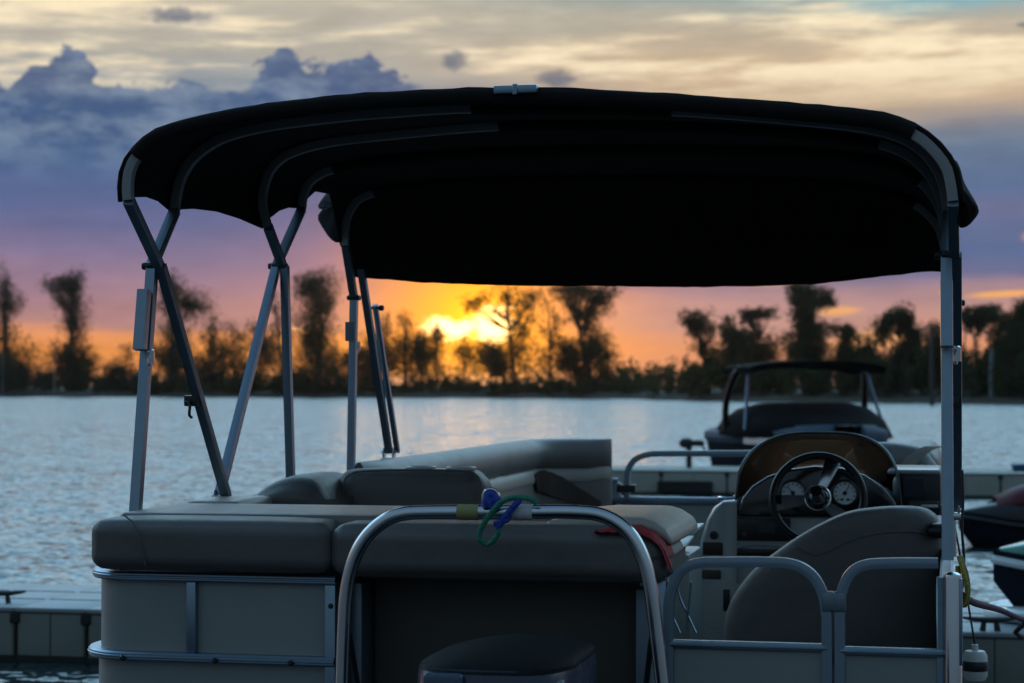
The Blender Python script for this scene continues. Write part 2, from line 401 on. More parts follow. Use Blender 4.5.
    def pillow(s, pts, d, m=0, curve=None):     # upholstered pad of a given outline, half depth d
        pts = [Vector(p) for p in pts]; c = sum(pts, Vector()) / len(pts)
        ax = (pts[1] - pts[0]).cross(pts[len(pts) // 2] - pts[0]).normalized()
        if ax.y < 0: ax = -ax
        prof = [(.02, 1), (.35, .99), (.62, .965), (.8, .90), (.9, .82), (.955, .7), (.985, .5), (1.0, .30)]
        rows = []
        for k, z in prof: rows.append([c + (p - c) * k - ax * d * (1 - (1 - z) ** 2) ** .5 * (z * .25 + .75) for p in pts])
        back = [[p + 2 * ax * (ax.dot(c - p)) for p in r] for r in rows][::-1]
        rows += back
        if curve: rows = [[curve(p) for p in r] for r in rows]
        return s.loft(rows, m, ring=True, caps=True)
    def lathe(s, prof, c, ax='Z', n=24, m=0, mtx=None):
        rows = []
        for r, z in prof:
            row = []
            for i in range(n):
                a = 2 * math.pi * i / n; p = Vector((r * math.cos(a), r * math.sin(a), z))
                if ax == 'Y': p = Vector((p.x, -p.z, p.y))
                if ax == 'X': p = Vector((p.z, p.x, p.y))
                if mtx: p = mtx @ p
                row.append(p + Vector(c))
            rows.append(row)
        return s.loft(rows, m, ring=True, caps=True)
    def build(s, name, mats, parent=None, angle=38, rec=True):
        me = bpy.data.meshes.new(name); me.from_pydata(s.v, [], s.f)
        if not isinstance(mats, (list, tuple)): mats = [mats]
        for q in mats: me.materials.append(M[q] if isinstance(q, str) else q)
        if len(mats) > 1: me.polygons.foreach_set('material_index', s.mi)
        if rec:
            b = bmesh.new(); b.from_mesh(me); bmesh.ops.recalc_face_normals(b, faces=list(b.faces)); b.to_mesh(me); b.free()
        me.polygons.foreach_set('use_smooth', [True] * len(me.polygons))
        if angle < 180: me.set_sharp_from_angle(angle=rad(angle))
        me.update()
        o = bpy.data.objects.new(name, me); COL.objects.link(o)
        if parent:
            o.parent = parent
            if parent.parent is None and parent.type == 'EMPTY':
                o.matrix_parent_inverse = (Matrix.Translation(parent.location) @ parent.rotation_euler.to_matrix().to_4x4()).inverted()
        return o

def tag(o, label=None, cat=None, group=None, kind=None):
    if label: o['label'] = label
    if cat: o['category'] = cat
    if group: o['group'] = group
    if kind: o['kind'] = kind
    return o
def thing(name, loc, label, cat, group=None):
    o = bpy.data.objects.new(name, None); COL.objects.link(o); o.location = loc; o.empty_display_size = .2
    return tag(o, label, cat, group)
def spline(pts, k=6, closed=False):
    P = [Vector(p) for p in pts]; out = []; n = len(P)
    for i in range(n if closed else n - 1):
        g = lambda j: P[j % n] if closed else P[max(0, min(n - 1, j))]
        a, b, c, d = g(i - 1), g(i), g(i + 1), g(i + 2)
        for q in range(k):
            t = q / k
            out.append(.5 * ((2 * b) + (c - a) * t + (2 * a - 5 * b + 4 * c - d) * t * t + (3 * b - a - 3 * c + d) * t ** 3))
    if not closed: out.append(P[-1])
    return out
def resample(P, n, s0=0.0, s1=1.0):
    P = [Vector(p) for p in P]; L = [0]
    for a, b in zip(P, P[1:]): L.append(L[-1] + (b - a).length)
    out = []; T = L[-1]; j = 0
    for i in range(n):
        s = T * (s0 + (s1 - s0) * i / (n - 1)); j = 0
        while j < len(L) - 2 and L[j + 1] < s: j += 1
        q = (s - L[j]) / max(1e-9, L[j + 1] - L[j]); out.append(P[j].lerp(P[j + 1], q))
    return out
def sweepz(path, a, z0, z1, rnd=0):             # upright strip of thickness 2a following a plan path
    rows = []
    n = len(path)
    for i, p in enumerate(path):
        q0 = Vector(path[max(0, i - 1)]); q1 = Vector(path[min(n - 1, i + 1)])
        t = (q1 - q0); t.z = 0; t.normalize(); nm = Vector((-t.y, t.x, 0)); p = Vector(p)
        if rnd:
            r = rnd
            ring = [(-a, z0 + r), (-a + r, z0), (a - r, z0), (a, z0 + r), (a, z1 - r), (a - r, z1), (-a + r, z1), (-a, z1 - r)]
        else: ring = [(-a, z0), (a, z0), (a, z1), (-a, z1)]
        rows.append([Vector((p.x, p.y, 0)) + nm * u + Vector((0, 0, z)) for u, z in ring])
    return rows

# ================================================================== water and far shore
o = MB().add([(-9000, -3000, 0), (9000, -3000, 0), (9000, 12000, 0), (-9000, 12000, 0)], [(0, 1, 2, 3)]).build('lake_water', 'water', rec=False)
tag(o, 'rippled grey blue lake water under the sunset', kind='structure')
SH = [(-6000, 420), (-1500, 420), (-400, 400), (0, 352), (320, 320), (620, 298), (660, 252), (840, 224), (1024, 200), (1400, 182), (3000, 170), (8000, 170)]
def shore(px):
    for (a, da), (b, db) in zip(SH, SH[1:]):
        if a <= px <= b: return da + (db - da) * (px - a) / (b - a)
    return SH[0][1] if px < SH[0][0] else SH[-1][1]
def ground_at(px, D):
    q = FH * D + RT * ((px - 512) / F * D); return Vector((q.x, q.y, 0))
rows = []
for (off, z) in ((-1.5, -.5), (0, .12), (2.5, .55), (9, .95), (40, 1.1), (200, 1.25), (900, 1.3), (4000, 1.3)):
    row = []
    for i in range(220):
        px = -5000 + i * 11000 / 219
        d = shore(px) + (mnoise.noise((px * .02, .3, 0)) * 3 + mnoise.noise((px * .09, 1.3, 0)) * 1.2 if off < 30 else 0)
        p = ground_at(px, d + off); p.z = z + (mnoise.noise((p.x * .12, p.y * .12, 0)) * .25 if off >= 0 else 0); row.append(p)
    rows.append(row)
o = MB().loft(rows).build('far_shore_ground', 'soil'); tag(o, 'low dark bank of the far shore', kind='structure')

# ================================================================== trees (one by one)
def leafquads(mb, c, rx, ry, rz, n, size, lumps=7, droop=.35):
    """leaf sprays gathered in irregular lumps through an ellipsoid"""
    subs = []
    for k in range(lumps):
        while True:
            q = Vector((R.uniform(-1, 1), R.uniform(-1, 1), R.uniform(-1, 1)))
            if q.length < 1: break
        subs.append((q * .78, R.uniform(.28, .55)))
    for i in range(n):
        s, sg = subs[R.randrange(lumps)]
        while True:
            q = Vector((R.gauss(0, 1), R.gauss(0, 1), R.gauss(0, 1)))
            if q.length < 2.2: break
        q = s + q * sg * .74
        p = Vector(c) + Vector((q.x * rx, q.y * ry, q.z * rz))
        a = Vector((R.gauss(0, 1), R.gauss(0, 1), R.gauss(0, 1))).normalized()
        b = a.cross(Vector((R.gauss(0, 1), R.gauss(0, 1), R.gauss(0, 1)))).normalized()
        l = size * R.uniform(.6, 1.5); wd = l * R.uniform(.35, .7)
        p.z -= droop * size * R.random()
        mb.add([p - a * l * .5, p + b * wd * .5, p + a * l * .5, p - b * wd * .5], [(0, 1, 2, 3)])

def tree(name, label, base_px, clumps, extra=8, dens=1.0, leaf=.33, base_y=None, th=1.0, group='gum trees along the far shore', trunks=None, lumps=9):
    """clumps: (px, py, rx, ry) of each foliage mass as measured, laid out in depth around the trunk"""
    D = shore(base_px) + extra; s = D / F
    g = ground_at(base_px, D); g.z = .7
    root = thing(name, g, label, 'tree', group)
    wood = MB(); cr = MB(); cs = []
    fill = []
    for i, c in enumerate(clumps):
        nb = sorted(clumps, key=lambda q: (q[0] - c[0]) ** 2 + (q[1] - c[1]) ** 2)[1:3]
        for q in nb:
            if R.random() < .55 * dens: fill.append(((c[0] + q[0]) / 2 + R.uniform(-2, 2), (c[1] + q[1]) / 2, (c[2] + q[2]) * .34, (c[3] + q[3]) * .34))
    low_ = max(q[1] for q in clumps)
    if low_ > 345 and len(clumps) > 3 or low_ > 355:
        for k in range(5): fill.append((base_px + R.uniform(-17, 17), R.uniform(350, 382), R.uniform(6, 10), R.uniform(7, 11)))
    nearsun = 375 < base_px < 570
    if nearsun: dens *= .8; fill = fill[:-3]
    for (px, py, rx, ry) in clumps + fill:
        p = at(px, py, D=D); dy = R.uniform(-1, 1) * rx * s * .8
        p = p + FH * dy; cs.append((p, rx * s, ry * s))
        leafquads(cr, p, rx * s * 1.75, rx * s * 1.6, ry * s * 1.62, max(40, int(rx * ry * 6.0 * dens * (.33 / leaf) ** 2 * (1.25 if rx * ry > 90 else 1.1))), leaf, lumps)
    topi = max(range(len(cs)), key=lambda i: cs[i][0].z)
    tp = cs[topi][0] + Vector((0, 0, cs[topi][2] * .5)); H = tp.z - g.z
    r0 = H * .017 * th + .05
    mid = g.lerp(tp, .5) + Vector((R.uniform(-1, 1), R.uniform(-1, 1), 0)) * H * .025
    tr = spline([g - Vector((0, 0, .4)), g.lerp(mid, .5) + Vector((R.uniform(-.2, .2), 0, 0)), mid, tp], 6)
    wood.tube(tr, [r0 * (1.15 - .95 * i / (len(tr) - 1)) for i in range(len(tr))], 7)
    for i, (p, a, b) in enumerate(cs):
        if i == topi: continue
        zz = max(g.z + H * .12, p.z - max(1.2, abs(p.z - g.z) * .28) - b * .4)
        k = min(tr, key=lambda q: abs(q.z - zz)); md = k.lerp(p, .55) + Vector((0, 0, -.25))
        br = spline([k, md, p + Vector((0, 0, b * .4))], 5)
        wood.tube(br, [r0 * .5 * (1 - .75 * j / (len(br) - 1)) for j in range(len(br))], 5)
        for q in range(2):
            e = p + Vector((R.uniform(-1, 1) * a * .8, R.uniform(-1, 1) * a * .8, R.uniform(-.2, .9) * b)); wood.tube([md.lerp(p, .5), e], [r0 * .22, r0 * .08], 4)
    for bx, tx, ty in (trunks or []):
        b = ground_at(bx, D + R.uniform(-1, 2)); b.z = .3; e = at(tx, ty, D=D); md = b.lerp(e, .55) + Vector((R.uniform(-.3, .3), 0, 0))
        q = spline([b, md, e], 5); wood.tube(q, [r0 * .7 * (1 - .7 * j / (len(q) - 1)) for j in range(len(q))], 6)
    wood.build('trunk', 'bark', root); cr.build('crown', 'leaf', root, angle=180, rec=False)
    return root

G = 'gum tree'
tree('gum_tree', 'tall dark tree cut by the left edge of the photo', 3, [(4, 283, 7, 14), (1, 300, 10, 14), (10, 308, 9, 12), (4, 328, 12, 16), (8, 352, 10, 10), (0, 372, 16, 14)])
tree('gum_tree', 'lone tree with a hole in its left leaning crown, left of the boat canopy', 72,
     [(52, 287, 10, 7), (60, 283, 9, 7), (70, 281, 10, 9), (62, 302, 5, 9), (78, 295, 9, 14), (80, 315, 8, 14), (72, 325, 10, 10), (78, 345, 8, 8), (66, 352, 6, 8), (70, 372, 18, 16), (85, 362, 9, 12)], dens=1.15)
tree('gum_tree', 'two lobed tree behind the rear bimini leg, its right lobe lower', 170,
     [(170, 283, 10, 11), (178, 295, 9, 9), (165, 303, 9, 12), (198, 300, 11, 10), (190, 310, 8, 6), (175, 325, 14, 13), (168, 345, 14, 15), (182, 362, 14, 14), (165, 372, 18, 16)], dens=1.1)
tree('gum_tree', 'slim tree just right of the two lobed tree behind the rear bimini legs', 212, [(213, 318, 6, 10), (210, 338, 9, 11), (214, 358, 12, 13), (206, 374, 12, 12)], dens=.8)
tree('gum_tree', 'small round topped tree between the crossing bimini legs', 236, [(232, 331, 8, 9), (240, 345, 10, 10), (234, 362, 11, 12)], dens=.85)
tree('gum_tree', 'sparse low tree behind the slanting middle bimini leg', 262, [(258, 330, 9, 8), (268, 340, 9, 10), (262, 360, 13, 14)], dens=.8)
tree('gum_tree', 'tall dense flat topped tree right of the upright middle bimini leg', 318,
     [(304, 282, 10, 7), (322, 280, 13, 8), (316, 294, 16, 11), (328, 306, 10, 10), (312, 314, 14, 11), (318, 332, 12, 11), (304, 335, 8, 9), (316, 352, 16, 14), (320, 374, 22, 16)], dens=1.25)
tree('gum_tree', 'thin half bare tree in front of the leftmost glow, left of the flat topped tree', 286, [(272, 296, 5, 5), (281, 318, 7, 8), (279, 342, 10, 11), (284, 366, 10, 12)], dens=.7)
tree('gum_tree', 'narrow spire tree right beside the forward bimini strut', 386, [(385, 322, 5, 9), (386, 340, 8, 11), (386, 362, 10, 13)], dens=.95, group='spire trees left of the sun')
tree('gum_tree', 'tallest of the close spires left of the sun', 405, [(404, 318, 6, 9), (406, 334, 9, 11), (402, 352, 11, 12), (408, 370, 13, 11)], dens=1.0, group='spire trees left of the sun')
tree('gum_tree', 'spire tree standing against the left end of the bright sun cloud', 437, [(437, 328, 5, 9), (438, 343, 8, 10), (436, 360, 11, 12)], dens=.95, group='spire trees left of the sun')
tree('gum_tree', 'low rounded tree right under the brightest glow', 466, [(462, 342, 7, 7), (472, 350, 10, 8), (466, 365, 12, 12)], dens=.9)
tree('gum_tree', 'airy tall tree right of the sun, touching the canopy edge', 516,
     [(508, 290, 9, 9), (520, 300, 12, 10), (504, 308, 8, 8), (528, 318, 11, 10), (514, 325, 11, 10), (522, 345, 13, 12), (510, 362, 14, 12), (474, 300, 9, 6), (468, 309, 5, 4), (484, 296, 5, 5), (534, 296, 7, 8)], dens=.72)
tree('gum_tree', 'big tree with a thick leaning trunk, right of the sun and under the canopy edge', 591,
     [(560, 290, 9, 6), (575, 287, 11, 7), (590, 292, 11, 9), (606, 288, 10, 7), (598, 306, 11, 11), (570, 305, 8, 7), (584, 318, 8, 9), (592, 335, 9, 12), (600, 350, 13, 11), (586, 360, 13, 14), (606, 370, 10, 10)], dens=1.05, th=1.6)
tree('gum_tree', 'wispy tree left of the big leaning trunk', 552, [(548, 305, 6, 6), (560, 322, 8, 9), (548, 338, 8, 9), (558, 356, 12, 11), (545, 370, 12, 10)], dens=.62)
tree('gum_tree', 'slender bare stemmed tree left of the covered speedboat', 706, [(687, 319, 6, 6), (700, 318, 9, 7), (694, 330, 7, 6), (708, 330, 5, 10), (700, 345, 7, 6), (707, 357, 5, 8)], dens=1.2, leaf=.27)
tree('gum_tree', 'bushy tree behind the left tower post of the speedboat', 733, [(729, 324, 6, 8), (738, 334, 11, 9), (728, 345, 11, 9), (746, 338, 8, 8), (734, 362, 17, 16)], dens=1.15, leaf=.36)
tree('gum_tree', 'tree with three small separate tufts on long limbs behind the speedboat', 757, [(744, 314, 5, 7), (752, 317, 7, 5), (760, 311, 4, 4), (772, 314, 6, 5), (751, 330, 6, 7), (768, 343, 11, 10), (757, 362, 13, 14)], dens=1.15, leaf=.27)
tree('gum_tree', 'tallest tree behind the speedboat top', 806, [(800, 287, 8, 6), (808, 292, 10, 8), (824, 294, 8, 6), (806, 304, 12, 9), (825, 303, 7, 6), (804, 318, 10, 9), (812, 330, 13, 10), (800, 343, 12, 11), (808, 362, 18, 14)], dens=1.3, leaf=.27)
tree('gum_tree', 'round headed small tree right of the tallest tree by the speedboat', 846, [(842, 331, 8, 7), (852, 334, 7, 7), (846, 345, 7, 7), (846, 366, 12, 13)], dens=1.1, leaf=.27)
tree('gum_tree', 'pale sparse low tree above the right end of the speedboat top', 868, [(868, 338, 7, 7), (864, 352, 10, 9), (870, 370, 12, 11)], dens=.8, leaf=.27)
tree('gum_tree', 'arching pair of crowns on bare trunks left of the right hand bimini pole', 900, [(885, 322, 7, 7), (893, 318, 7, 6), (904, 315, 8, 8), (910, 326, 6, 9), (884, 334, 6, 8), (898, 330, 4, 5), (914, 342, 8, 11), (918, 357, 9, 10)], dens=1.25, leaf=.27, trunks=[(884, 885, 325), (893, 893, 320), (906, 905, 318)])
tree('gum_tree', 'dark tree touching the left side of the right hand bimini pole', 938, [(936, 334, 7, 9), (940, 348, 9, 10), (934, 364, 11, 12)], dens=1.1, leaf=.27)
tree('gum_tree', 'flat crowned tree on a bare trunk just right of the right hand bimini pole', 977, [(966, 316, 8, 6), (978, 312, 9, 7), (990, 313, 7, 6), (972, 325, 7, 6), (984, 322, 6, 5)], dens=1.3, leaf=.27, trunks=[(966, 966, 318), (988, 989, 316)])
tree('gum_tree', 'dense tree second from the right edge of the photo', 1001, [(996, 318, 7, 7), (1006, 322, 9, 8), (1000, 338, 10, 10), (1006, 356, 14, 13)], dens=1.2, leaf=.27)
tree('gum_tree', 'dense dark tree cut by the right edge of the photo', 1026, [(1020, 318, 8, 9), (1030, 314, 10, 10), (1022, 338, 12, 13), (1030, 360, 16, 15)], dens=1.2, leaf=.27)
for (bx, y0, lab) in ((24, 366, 'rounded bush by the water at the far left, next to the cut off tree'), (118, 366, 'small bush right of the lone leaning tree'), (355, 350, 'short tree between the flat topped tree and the forward bimini leg')):
    tree('shore_shrub', lab, bx, [(bx, y0, 8, 7), (bx + 5, y0 + 10, 10, 9), (bx - 5, y0 + 14, 10, 9)], dens=1.1, extra=4, group='low bushes of the far shore')
tree('gum_tree', 'pointed tree between the two left of sun spires and the bright cloud', 421, [(420, 334, 6, 10), (423, 350, 9, 11), (418, 366, 11, 11)], dens=1.3, group='spire trees left of the sun')
tree('gum_tree', 'broad bushy tree below the right end of the bright cloud', 492, [(488, 346, 9, 8), (498, 352, 10, 9), (490, 364, 13, 11), (503, 370, 10, 10)], dens=1.3)
tree('gum_tree', 'leafy low tree filling the gap left of the big leaning trunk', 571, [(566, 340, 8, 9), (575, 352, 10, 10), (568, 366, 12, 11)], dens=1.0)
tree('gum_tree', 'ragged tree between the tallest spire and the forward bimini strut base', 372, [(370, 338, 6, 9), (374, 352, 8, 11), (370, 368, 10, 11)], dens=1.0)
# the low scrub that reads as one mass
prof = [(-400, 366), (0, 366), (120, 372), (160, 374), (340, 376), (400, 381), (600, 381), (620, 374), (640, 364), (700, 362), (760, 366), (840, 362), (880, 356), (960, 350), (1024, 346), (1500, 345)]
def py_top(px):
    for (a, ya), (b, yb) in zip(prof, prof[1:]):
        if a <= px <= b: return ya + (yb - ya) * (px - a) / (b - a)
sb = MB()
for i in range(900):
    px = R.uniform(-260, 1290); D = shore(px) + R.uniform(2, 22); s = D / F
    yt = py_top(px) + R.choice((0, 0, 2, 4, 8)) + R.uniform(-9, 3); yb = HZ + (EYE - .6) / D * F
    h = max(4, (yb - yt)) ; c = at(px, (yt + yb) / 2 + 1, D=D)
    leafquads(sb, c, R.uniform(6, 13) * s, 2.2, h * .55 * s, int(50 + h * 3.2), .55 if px < 640 else .46, 4)
o = sb.build('shoreline_scrub', 'leaf', angle=180, rec=False); tag(o, 'dark band of scrub along the far shore', 'scrub', kind='stuff')
# bare poles on the far bank
for (px, yt, ex, r, name, lab, cat) in ((54, 346, 3, .16, 'bare_pole', 'thin bare pole beside the lone leaning tree on the far bank', 'pole'), (3, 352, 2, .16, 'bare_pole', 'thin pale pole at the far left bank below the cut off tree', 'pole'),
                        (932, 326, -26, .22, 'dead_trunk', 'dead tree trunk standing in the water left of the right hand bimini pole', 'dead tree'),
                        (992, 350, 3, .26, 'bare_pole', 'pale straight pole on the bank right of the right hand bimini pole', 'pole'), (1005, 364, 4, .16, 'dead_trunk', 'slim dark dead stem at the far right bank beside the pale pole', 'dead tree')):
    D = shore(px) + ex; b = ground_at(px, D); b.z = -.6 if ex < 0 else .2; t_ = at(px, yt, D=D); m_ = b.lerp(t_, .5) + RT * R.uniform(-.1, .1)
    q = spline([b, m_, t_], 5); tb = MB().tube(q, [r * (1.1 - .4 * j / (len(q) - 1)) for j in range(len(q))], 8)
    if name == 'dead_trunk': tb.tube([q[-4], q[-4] + Vector((.5, .1, .7))], [r * .4, r * .15], 5)
    tag(tb.build(name, 'bark' if name == 'dead_trunk' else 'pole'), lab, cat)

# ================================================================== docks
def cleat(parent, x, y, z, rz=0, s=1):
    mt = Matrix.Rotation(rz, 3, 'Z'); b = MB()
    for sx in (-.035, .035): b.tube([Vector((x, y, z)) + mt @ Vector((sx * s, 0, -.002)), Vector((x, y, z)) + mt @ Vector((sx * s * .8, 0, .045 * s))], [.016 * s, .012 * s], 8)
    pts = [Vector((x, y, z)) + mt @ Vector((t * .13 * s, 0, (.05 + .012 * abs(t) ** 2) * s)) for t in (-1, -.75, -.4, 0, .4, .75, 1)]
    b.tube(pts, [.006 * s, .010 * s, .014 * s, .015 * s, .014 * s, .010 * s, .006 * s], 8)
    return b.build('cleat', 'black', parent)
def dock(name, label, x0, x1, y0, y1, z, step, body='dock'):
    root = thing(name, ((x0 + x1) / 2, (y0 + y1) / 2, 0), label, 'dock')
    n = int(round((x1 - x0) / step))
    for i in range(n):
        a = x0 + i * step; b = MB()
        b.box((a + .004, y0, -.22), (a + step - .004, y1, z - .03), .03, 3, 0)
        b.box((a + .002, y0 - .012, z - .032), (a + step - .002, y1 + .012, z), .010, 2, 1)     # moulded deck lip
        b.box((a - .035, y0 - .014, z - .105), (a + .035, y0 + .02, z - .036), .008, 1, 2)        # coupling pocket
        b.box((a - .006, y0 - .004, -.2), (a + .006, y0 + .02, z - .105), 0, 1, 2)
        b.box((a + step * .5 - .003, y0 - .003, -.2), (a + step * .5 + .003, y0 + .02, z - .04), 0, 1, 2)
        b.box((a + .01, y0 - .008, -.2), (a + step - .01, y0 + .02, .035 + .01 * R.random()), .004, 1, 2)   # weed line
        for yy in (.33, .66): b.box((a + .02, y0 + (y1 - y0) * yy - .006, z - .002), (a + step - .02, y0 + (y1 - y0) * yy + .006, z + .0035), 0, 1, 2)
        b.build('float_module', [body, 'dock_top' if body == 'dock' else 'dock_far', 'dock_dark'], root)
    return root
d1 = dock('floating_dock', 'near floating dock of joined plastic blocks running behind the bow', -9, .5, 12.1, 13.55, .35, .5)
p = at(990, 631, Z=.35); cleat(d1, p.x, p.y, .352, rad(8), 1.25)
p = at(2, 603, Z=.35); cleat(d1, p.x, p.y, .352, rad(8), 1.25)
xa = at(596, 470, Y=33).x
d2 = dock('floating_dock', 'far floating dock in front of the covered speedboat', xa, xa + 13.2, 33, 34.8, .40, 1.1, 'dock_far')
p = at(668, 475, Y=34); q = at(712, 488, Y=32.97)
b = MB().box((at(657, 480, Y=32.9).x, 32.93, .02), (at(712, 480, Y=32.9).x, 33.0, .22), .01, 1, 0); b.build('slot_shade', 'dock_dark', d2)  # dark block in place of a recess, its shade put into the colour
# dock fixture: thin post with a two lobed head
p = at(689, 463, Y=34.0); p.z = .4; t_ = thing('dock_fixture', p, 'thin post with a dark two lobed head on the far dock', 'fixture')
hz_ = at(689, 444, Y=34.0).z
MB().tube([p, (p.x, p.y, hz_)], .05, 8).build('post', 'black', t_)
b = MB(); b.cushion((p.x - .16, p.y - .08, hz_ - .06), (p.x + .08, p.y + .08, hz_ + .09), .06, .01, n=6); b.cushion((p.x + .05, p.y - .07, hz_ - .03), (p.x + .26, p.y + .07, hz_ + .06), .04, .01, n=6)
b.tube([(p.x + .2, p.y, hz_), (p.x + .28, p.y, hz_ - .1)], .02, 6); b.build('head', 'black', t_)
# blue bin on the far dock
p0 = at(1012, 479, Y=33.9); p1 = at(1036, 479, Y=33.9); zt = at(1020, 465, Y=33.9).z
t_ = thing('storage_bin', ((p0.x + p1.x) / 2, 33.9, .4), 'rounded blue bin on the far dock at the right edge', 'bin')
MB().cushion((p0.x, 33.7, .402), (p1.x, 34.1, zt - .03), .06, .005).build('body', 'blue_box', t_)
MB().cushion((p0.x - .015, 33.685, zt - .03), (p1.x + .015, 34.115, zt + .02), .025, .008).build('lid', 'blue_box', t_)
# ================================================================== the pontoon boat
XL, XR = at(92.5, 577, Y=5.52).x + .017, -.012
boat = thing('pontoon_boat', (-1.22, 8.6, 0), 'moored pontoon boat with a black bimini top and grey seats, seen from its stern', 'boat')
B = boat
YS = 5.40
zt = at(210, 573, Y=YS).z; zt2 = at(210, 582, Y=YS).z          # top rail
zm1 = at(210, 653, Y=YS).z; zm2 = at(210, 662, Y=YS).z         # mid rail
ZD = .60
def pX(px, Y=YS): return at(px, 500, Y=Y).x
def pZ(py, Y=YS, px=400): return at(px, py, Y=Y).z

# --- hull
for x in (-2.0, -.46):
    prof = [(.005, -3.55), (.12, -3.5), (.24, -3.3), (.30, -2.9), (.30, 2.4), (.26, 2.8), (.15, 3.1), (.01, 3.28)]
    MB().lathe(prof, (x, 8.6, .16), 'Y', 28).build('pontoon', 'alu_dull', B)
MB().box((XL - .01, 5.30, ZD - .10), (XR + .03, 11.72, ZD - .02), .02, 2).build('deck_frame', 'alu_dull', B)
MB().box((XL + .03, 5.32, ZD - .02), (XR - .02, 11.66, ZD), .004, 1).build('deck_floor', 'carpet', B)
for y in [5.6 + i * .6 for i in range(11)]: MB().box((-2.35, y - .03, ZD - .18), (-.1, y + .03, ZD - .10)).build('cross_beam', 'alu_dull', B)

# --- fences: stern left section with a rounded corner, running on up the port side
xb = pX(337)
cr_ = .16
corner = [Vector((xb, YS, 0)), Vector((XL + cr_ + .3, YS, 0)), Vector((XL + cr_, YS, 0))]
for k in range(1, 9):
    a = -math.pi / 2 - k / 8 * math.pi / 2; corner.append(Vector((XL + cr_ + cr_ * math.cos(a), YS + cr_ + cr_ * math.sin(a), 0)))
port = corner + [Vector((XL, y, 0)) for y in (6.2, 7.4, 8.6, 9.8, 11.2, 11.44)]
def offset(path, d):
    out = []
    for i, p in enumerate(path):
        t = (path[min(i + 1, len(path) - 1)] - path[max(0, i - 1)]).normalized(); out.append(p + Vector((-t.y, t.x, 0)) * d)
    return out
def rail(name, path, z0, z1, a=.017):
    m = MB().loft(sweepz(path, a, z0, z1, .005), ring=True, caps=True)
    m.loft(sweepz(path, a + .0025, z0 + (z1 - z0) * .36, z0 + (z1 - z0) * .64, .002), ring=True, caps=True)
    return m.build(name, 'alu', B)
rail('top_rail', port, zt2, zt); rail('mid_rail', offset(port, .007), zm2, zm1, .022); rail('bottom_rail', port, ZD, ZD + .035)
inner = offset(port, -.010)
MB().loft(sweepz(inner, .002, zm1, zt2), ring=True, caps=True).build('fence_panel', 'panel', B)
MB().loft(sweepz(offset(port, -.004), .002, ZD + .03, zm2), ring=True, caps=True).build('lower_fence_panel', 'panel', B)
def post(x, y, z0, z1, w=.016, name='fence_post'):
    return MB().box((x - w, y - w, z0), (x + w, y + w, z1), .004, 2).build(name, 'alu', B)
post(pX(193), YS, zm1, zt2, .0145); p = post(pX(332), YS - .002, ZD, zt2, .016)
for y in (6.6, 7.8, 9.0, 10.2, 11.44): post(XL, y, ZD, zt2)
for px in (128, 220, 295): MB().lathe([(.0001, .006), (.006, .005), (.009, 0)], (pX(px), YS - .036, (zm1 + zm2) / 2 - .004), 'Y', 10).build('rail_bolt', 'black', B)
MB().lathe([(.0001, .006), (.006, .005), (.008, 0)], (pX(333), YS - .02, pZ(607)), 'Y', 10).build('rail_bolt', 'black', B)
# starboard side fence
star = [Vector((XR, y, 0)) for y in (5.44, 6.4, 7.6, 8.8, 10, 11.44)]
for n_, z0, z1 in (('top_rail', zt2, zt), ('mid_rail', zm2, zm1), ('bottom_rail', ZD, ZD + .035)): rail(n_, star, z0, z1)
MB().loft(sweepz(star, .002, ZD + .03, zt2), ring=True, caps=True).build('fence_panel', 'panel', B)
for y in (6.6, 7.8, 9.0, 10.2, 11.44): post(XR, y, ZD, zt2)

# --- stern gates on the right
def leaf_gate(outl, ymid, xl, xr, blockx):
    g = MB().tube(spline([at(x, y, Y=YS) for x, y in outl], 5), .0145, sq=1, ref=(0, 1, 0)).build('gate', 'alu', B)
    z1, z0 = pZ(ymid - 4), pZ(ymid + 4)
    m = MB().box((pX(xl), YS - .014, z0), (pX(xr), YS + .014, z1), .004, 2); m.box((pX(xl), YS - .017, (z0 + z1) / 2 - .004), (pX(xr), YS + .017, (z0 + z1) / 2 + .004), .002, 1)
    m.build('cross_rail', 'alu', g); MB().box((pX(xl), YS - .014, ZD + .02), (pX(xr), YS + .014, ZD + .05), .004, 2).build('bottom_rail', 'alu', g)
    MB().box((pX(xl), YS - .003, ZD + .05), (pX(xr), YS + .003, z0), 0).build('gate_panel', 'panel', g)
    MB().box((pX(blockx) - .017, YS - .02, pZ(601)), (pX(blockx) + .017, YS + .02, pZ(582)), .006, 2).build('latch_block', 'alu_dull', g)
    return g
leaf_gate([(669, 756), (669, 640), (669, 606), (672, 588), (681, 571), (698, 563), (725, 562), (765, 562), (792, 564), (810, 573), (821, 589), (826, 610), (827, 640), (827, 756)], 636, 669, 827, 828)
leaf_gate([(840, 756), (840, 640), (840, 606), (843, 588), (851, 573), (865, 565), (890, 563), (938, 563)], 638, 840, 943, 839)
MB().box((pX(936), YS - .012, ZD + .03), (pX(943), YS + .012, pZ(566)), .003, 1).build('fence_post', 'alu', B)
MB().box((pX(655), YS - .01, ZD), (pX(667), YS + .03, pZ(574)), .006, 2).build('fence_post', 'alu', B)
m = MB().lathe([(.0245, ZD), (.0245, pZ(566)), (.022, pZ(563)), (.012, pZ(561)), (.0001, pZ(560.5))], (pX(952), YS - .012, 0), 'Z', 20); m.build('corner_post', 'steel', B)
MB().box((pX(958), YS - .03, pZ(648)), (pX(962), YS + .02, pZ(566)), .004, 2).build('gate_stop', 'alu', B)
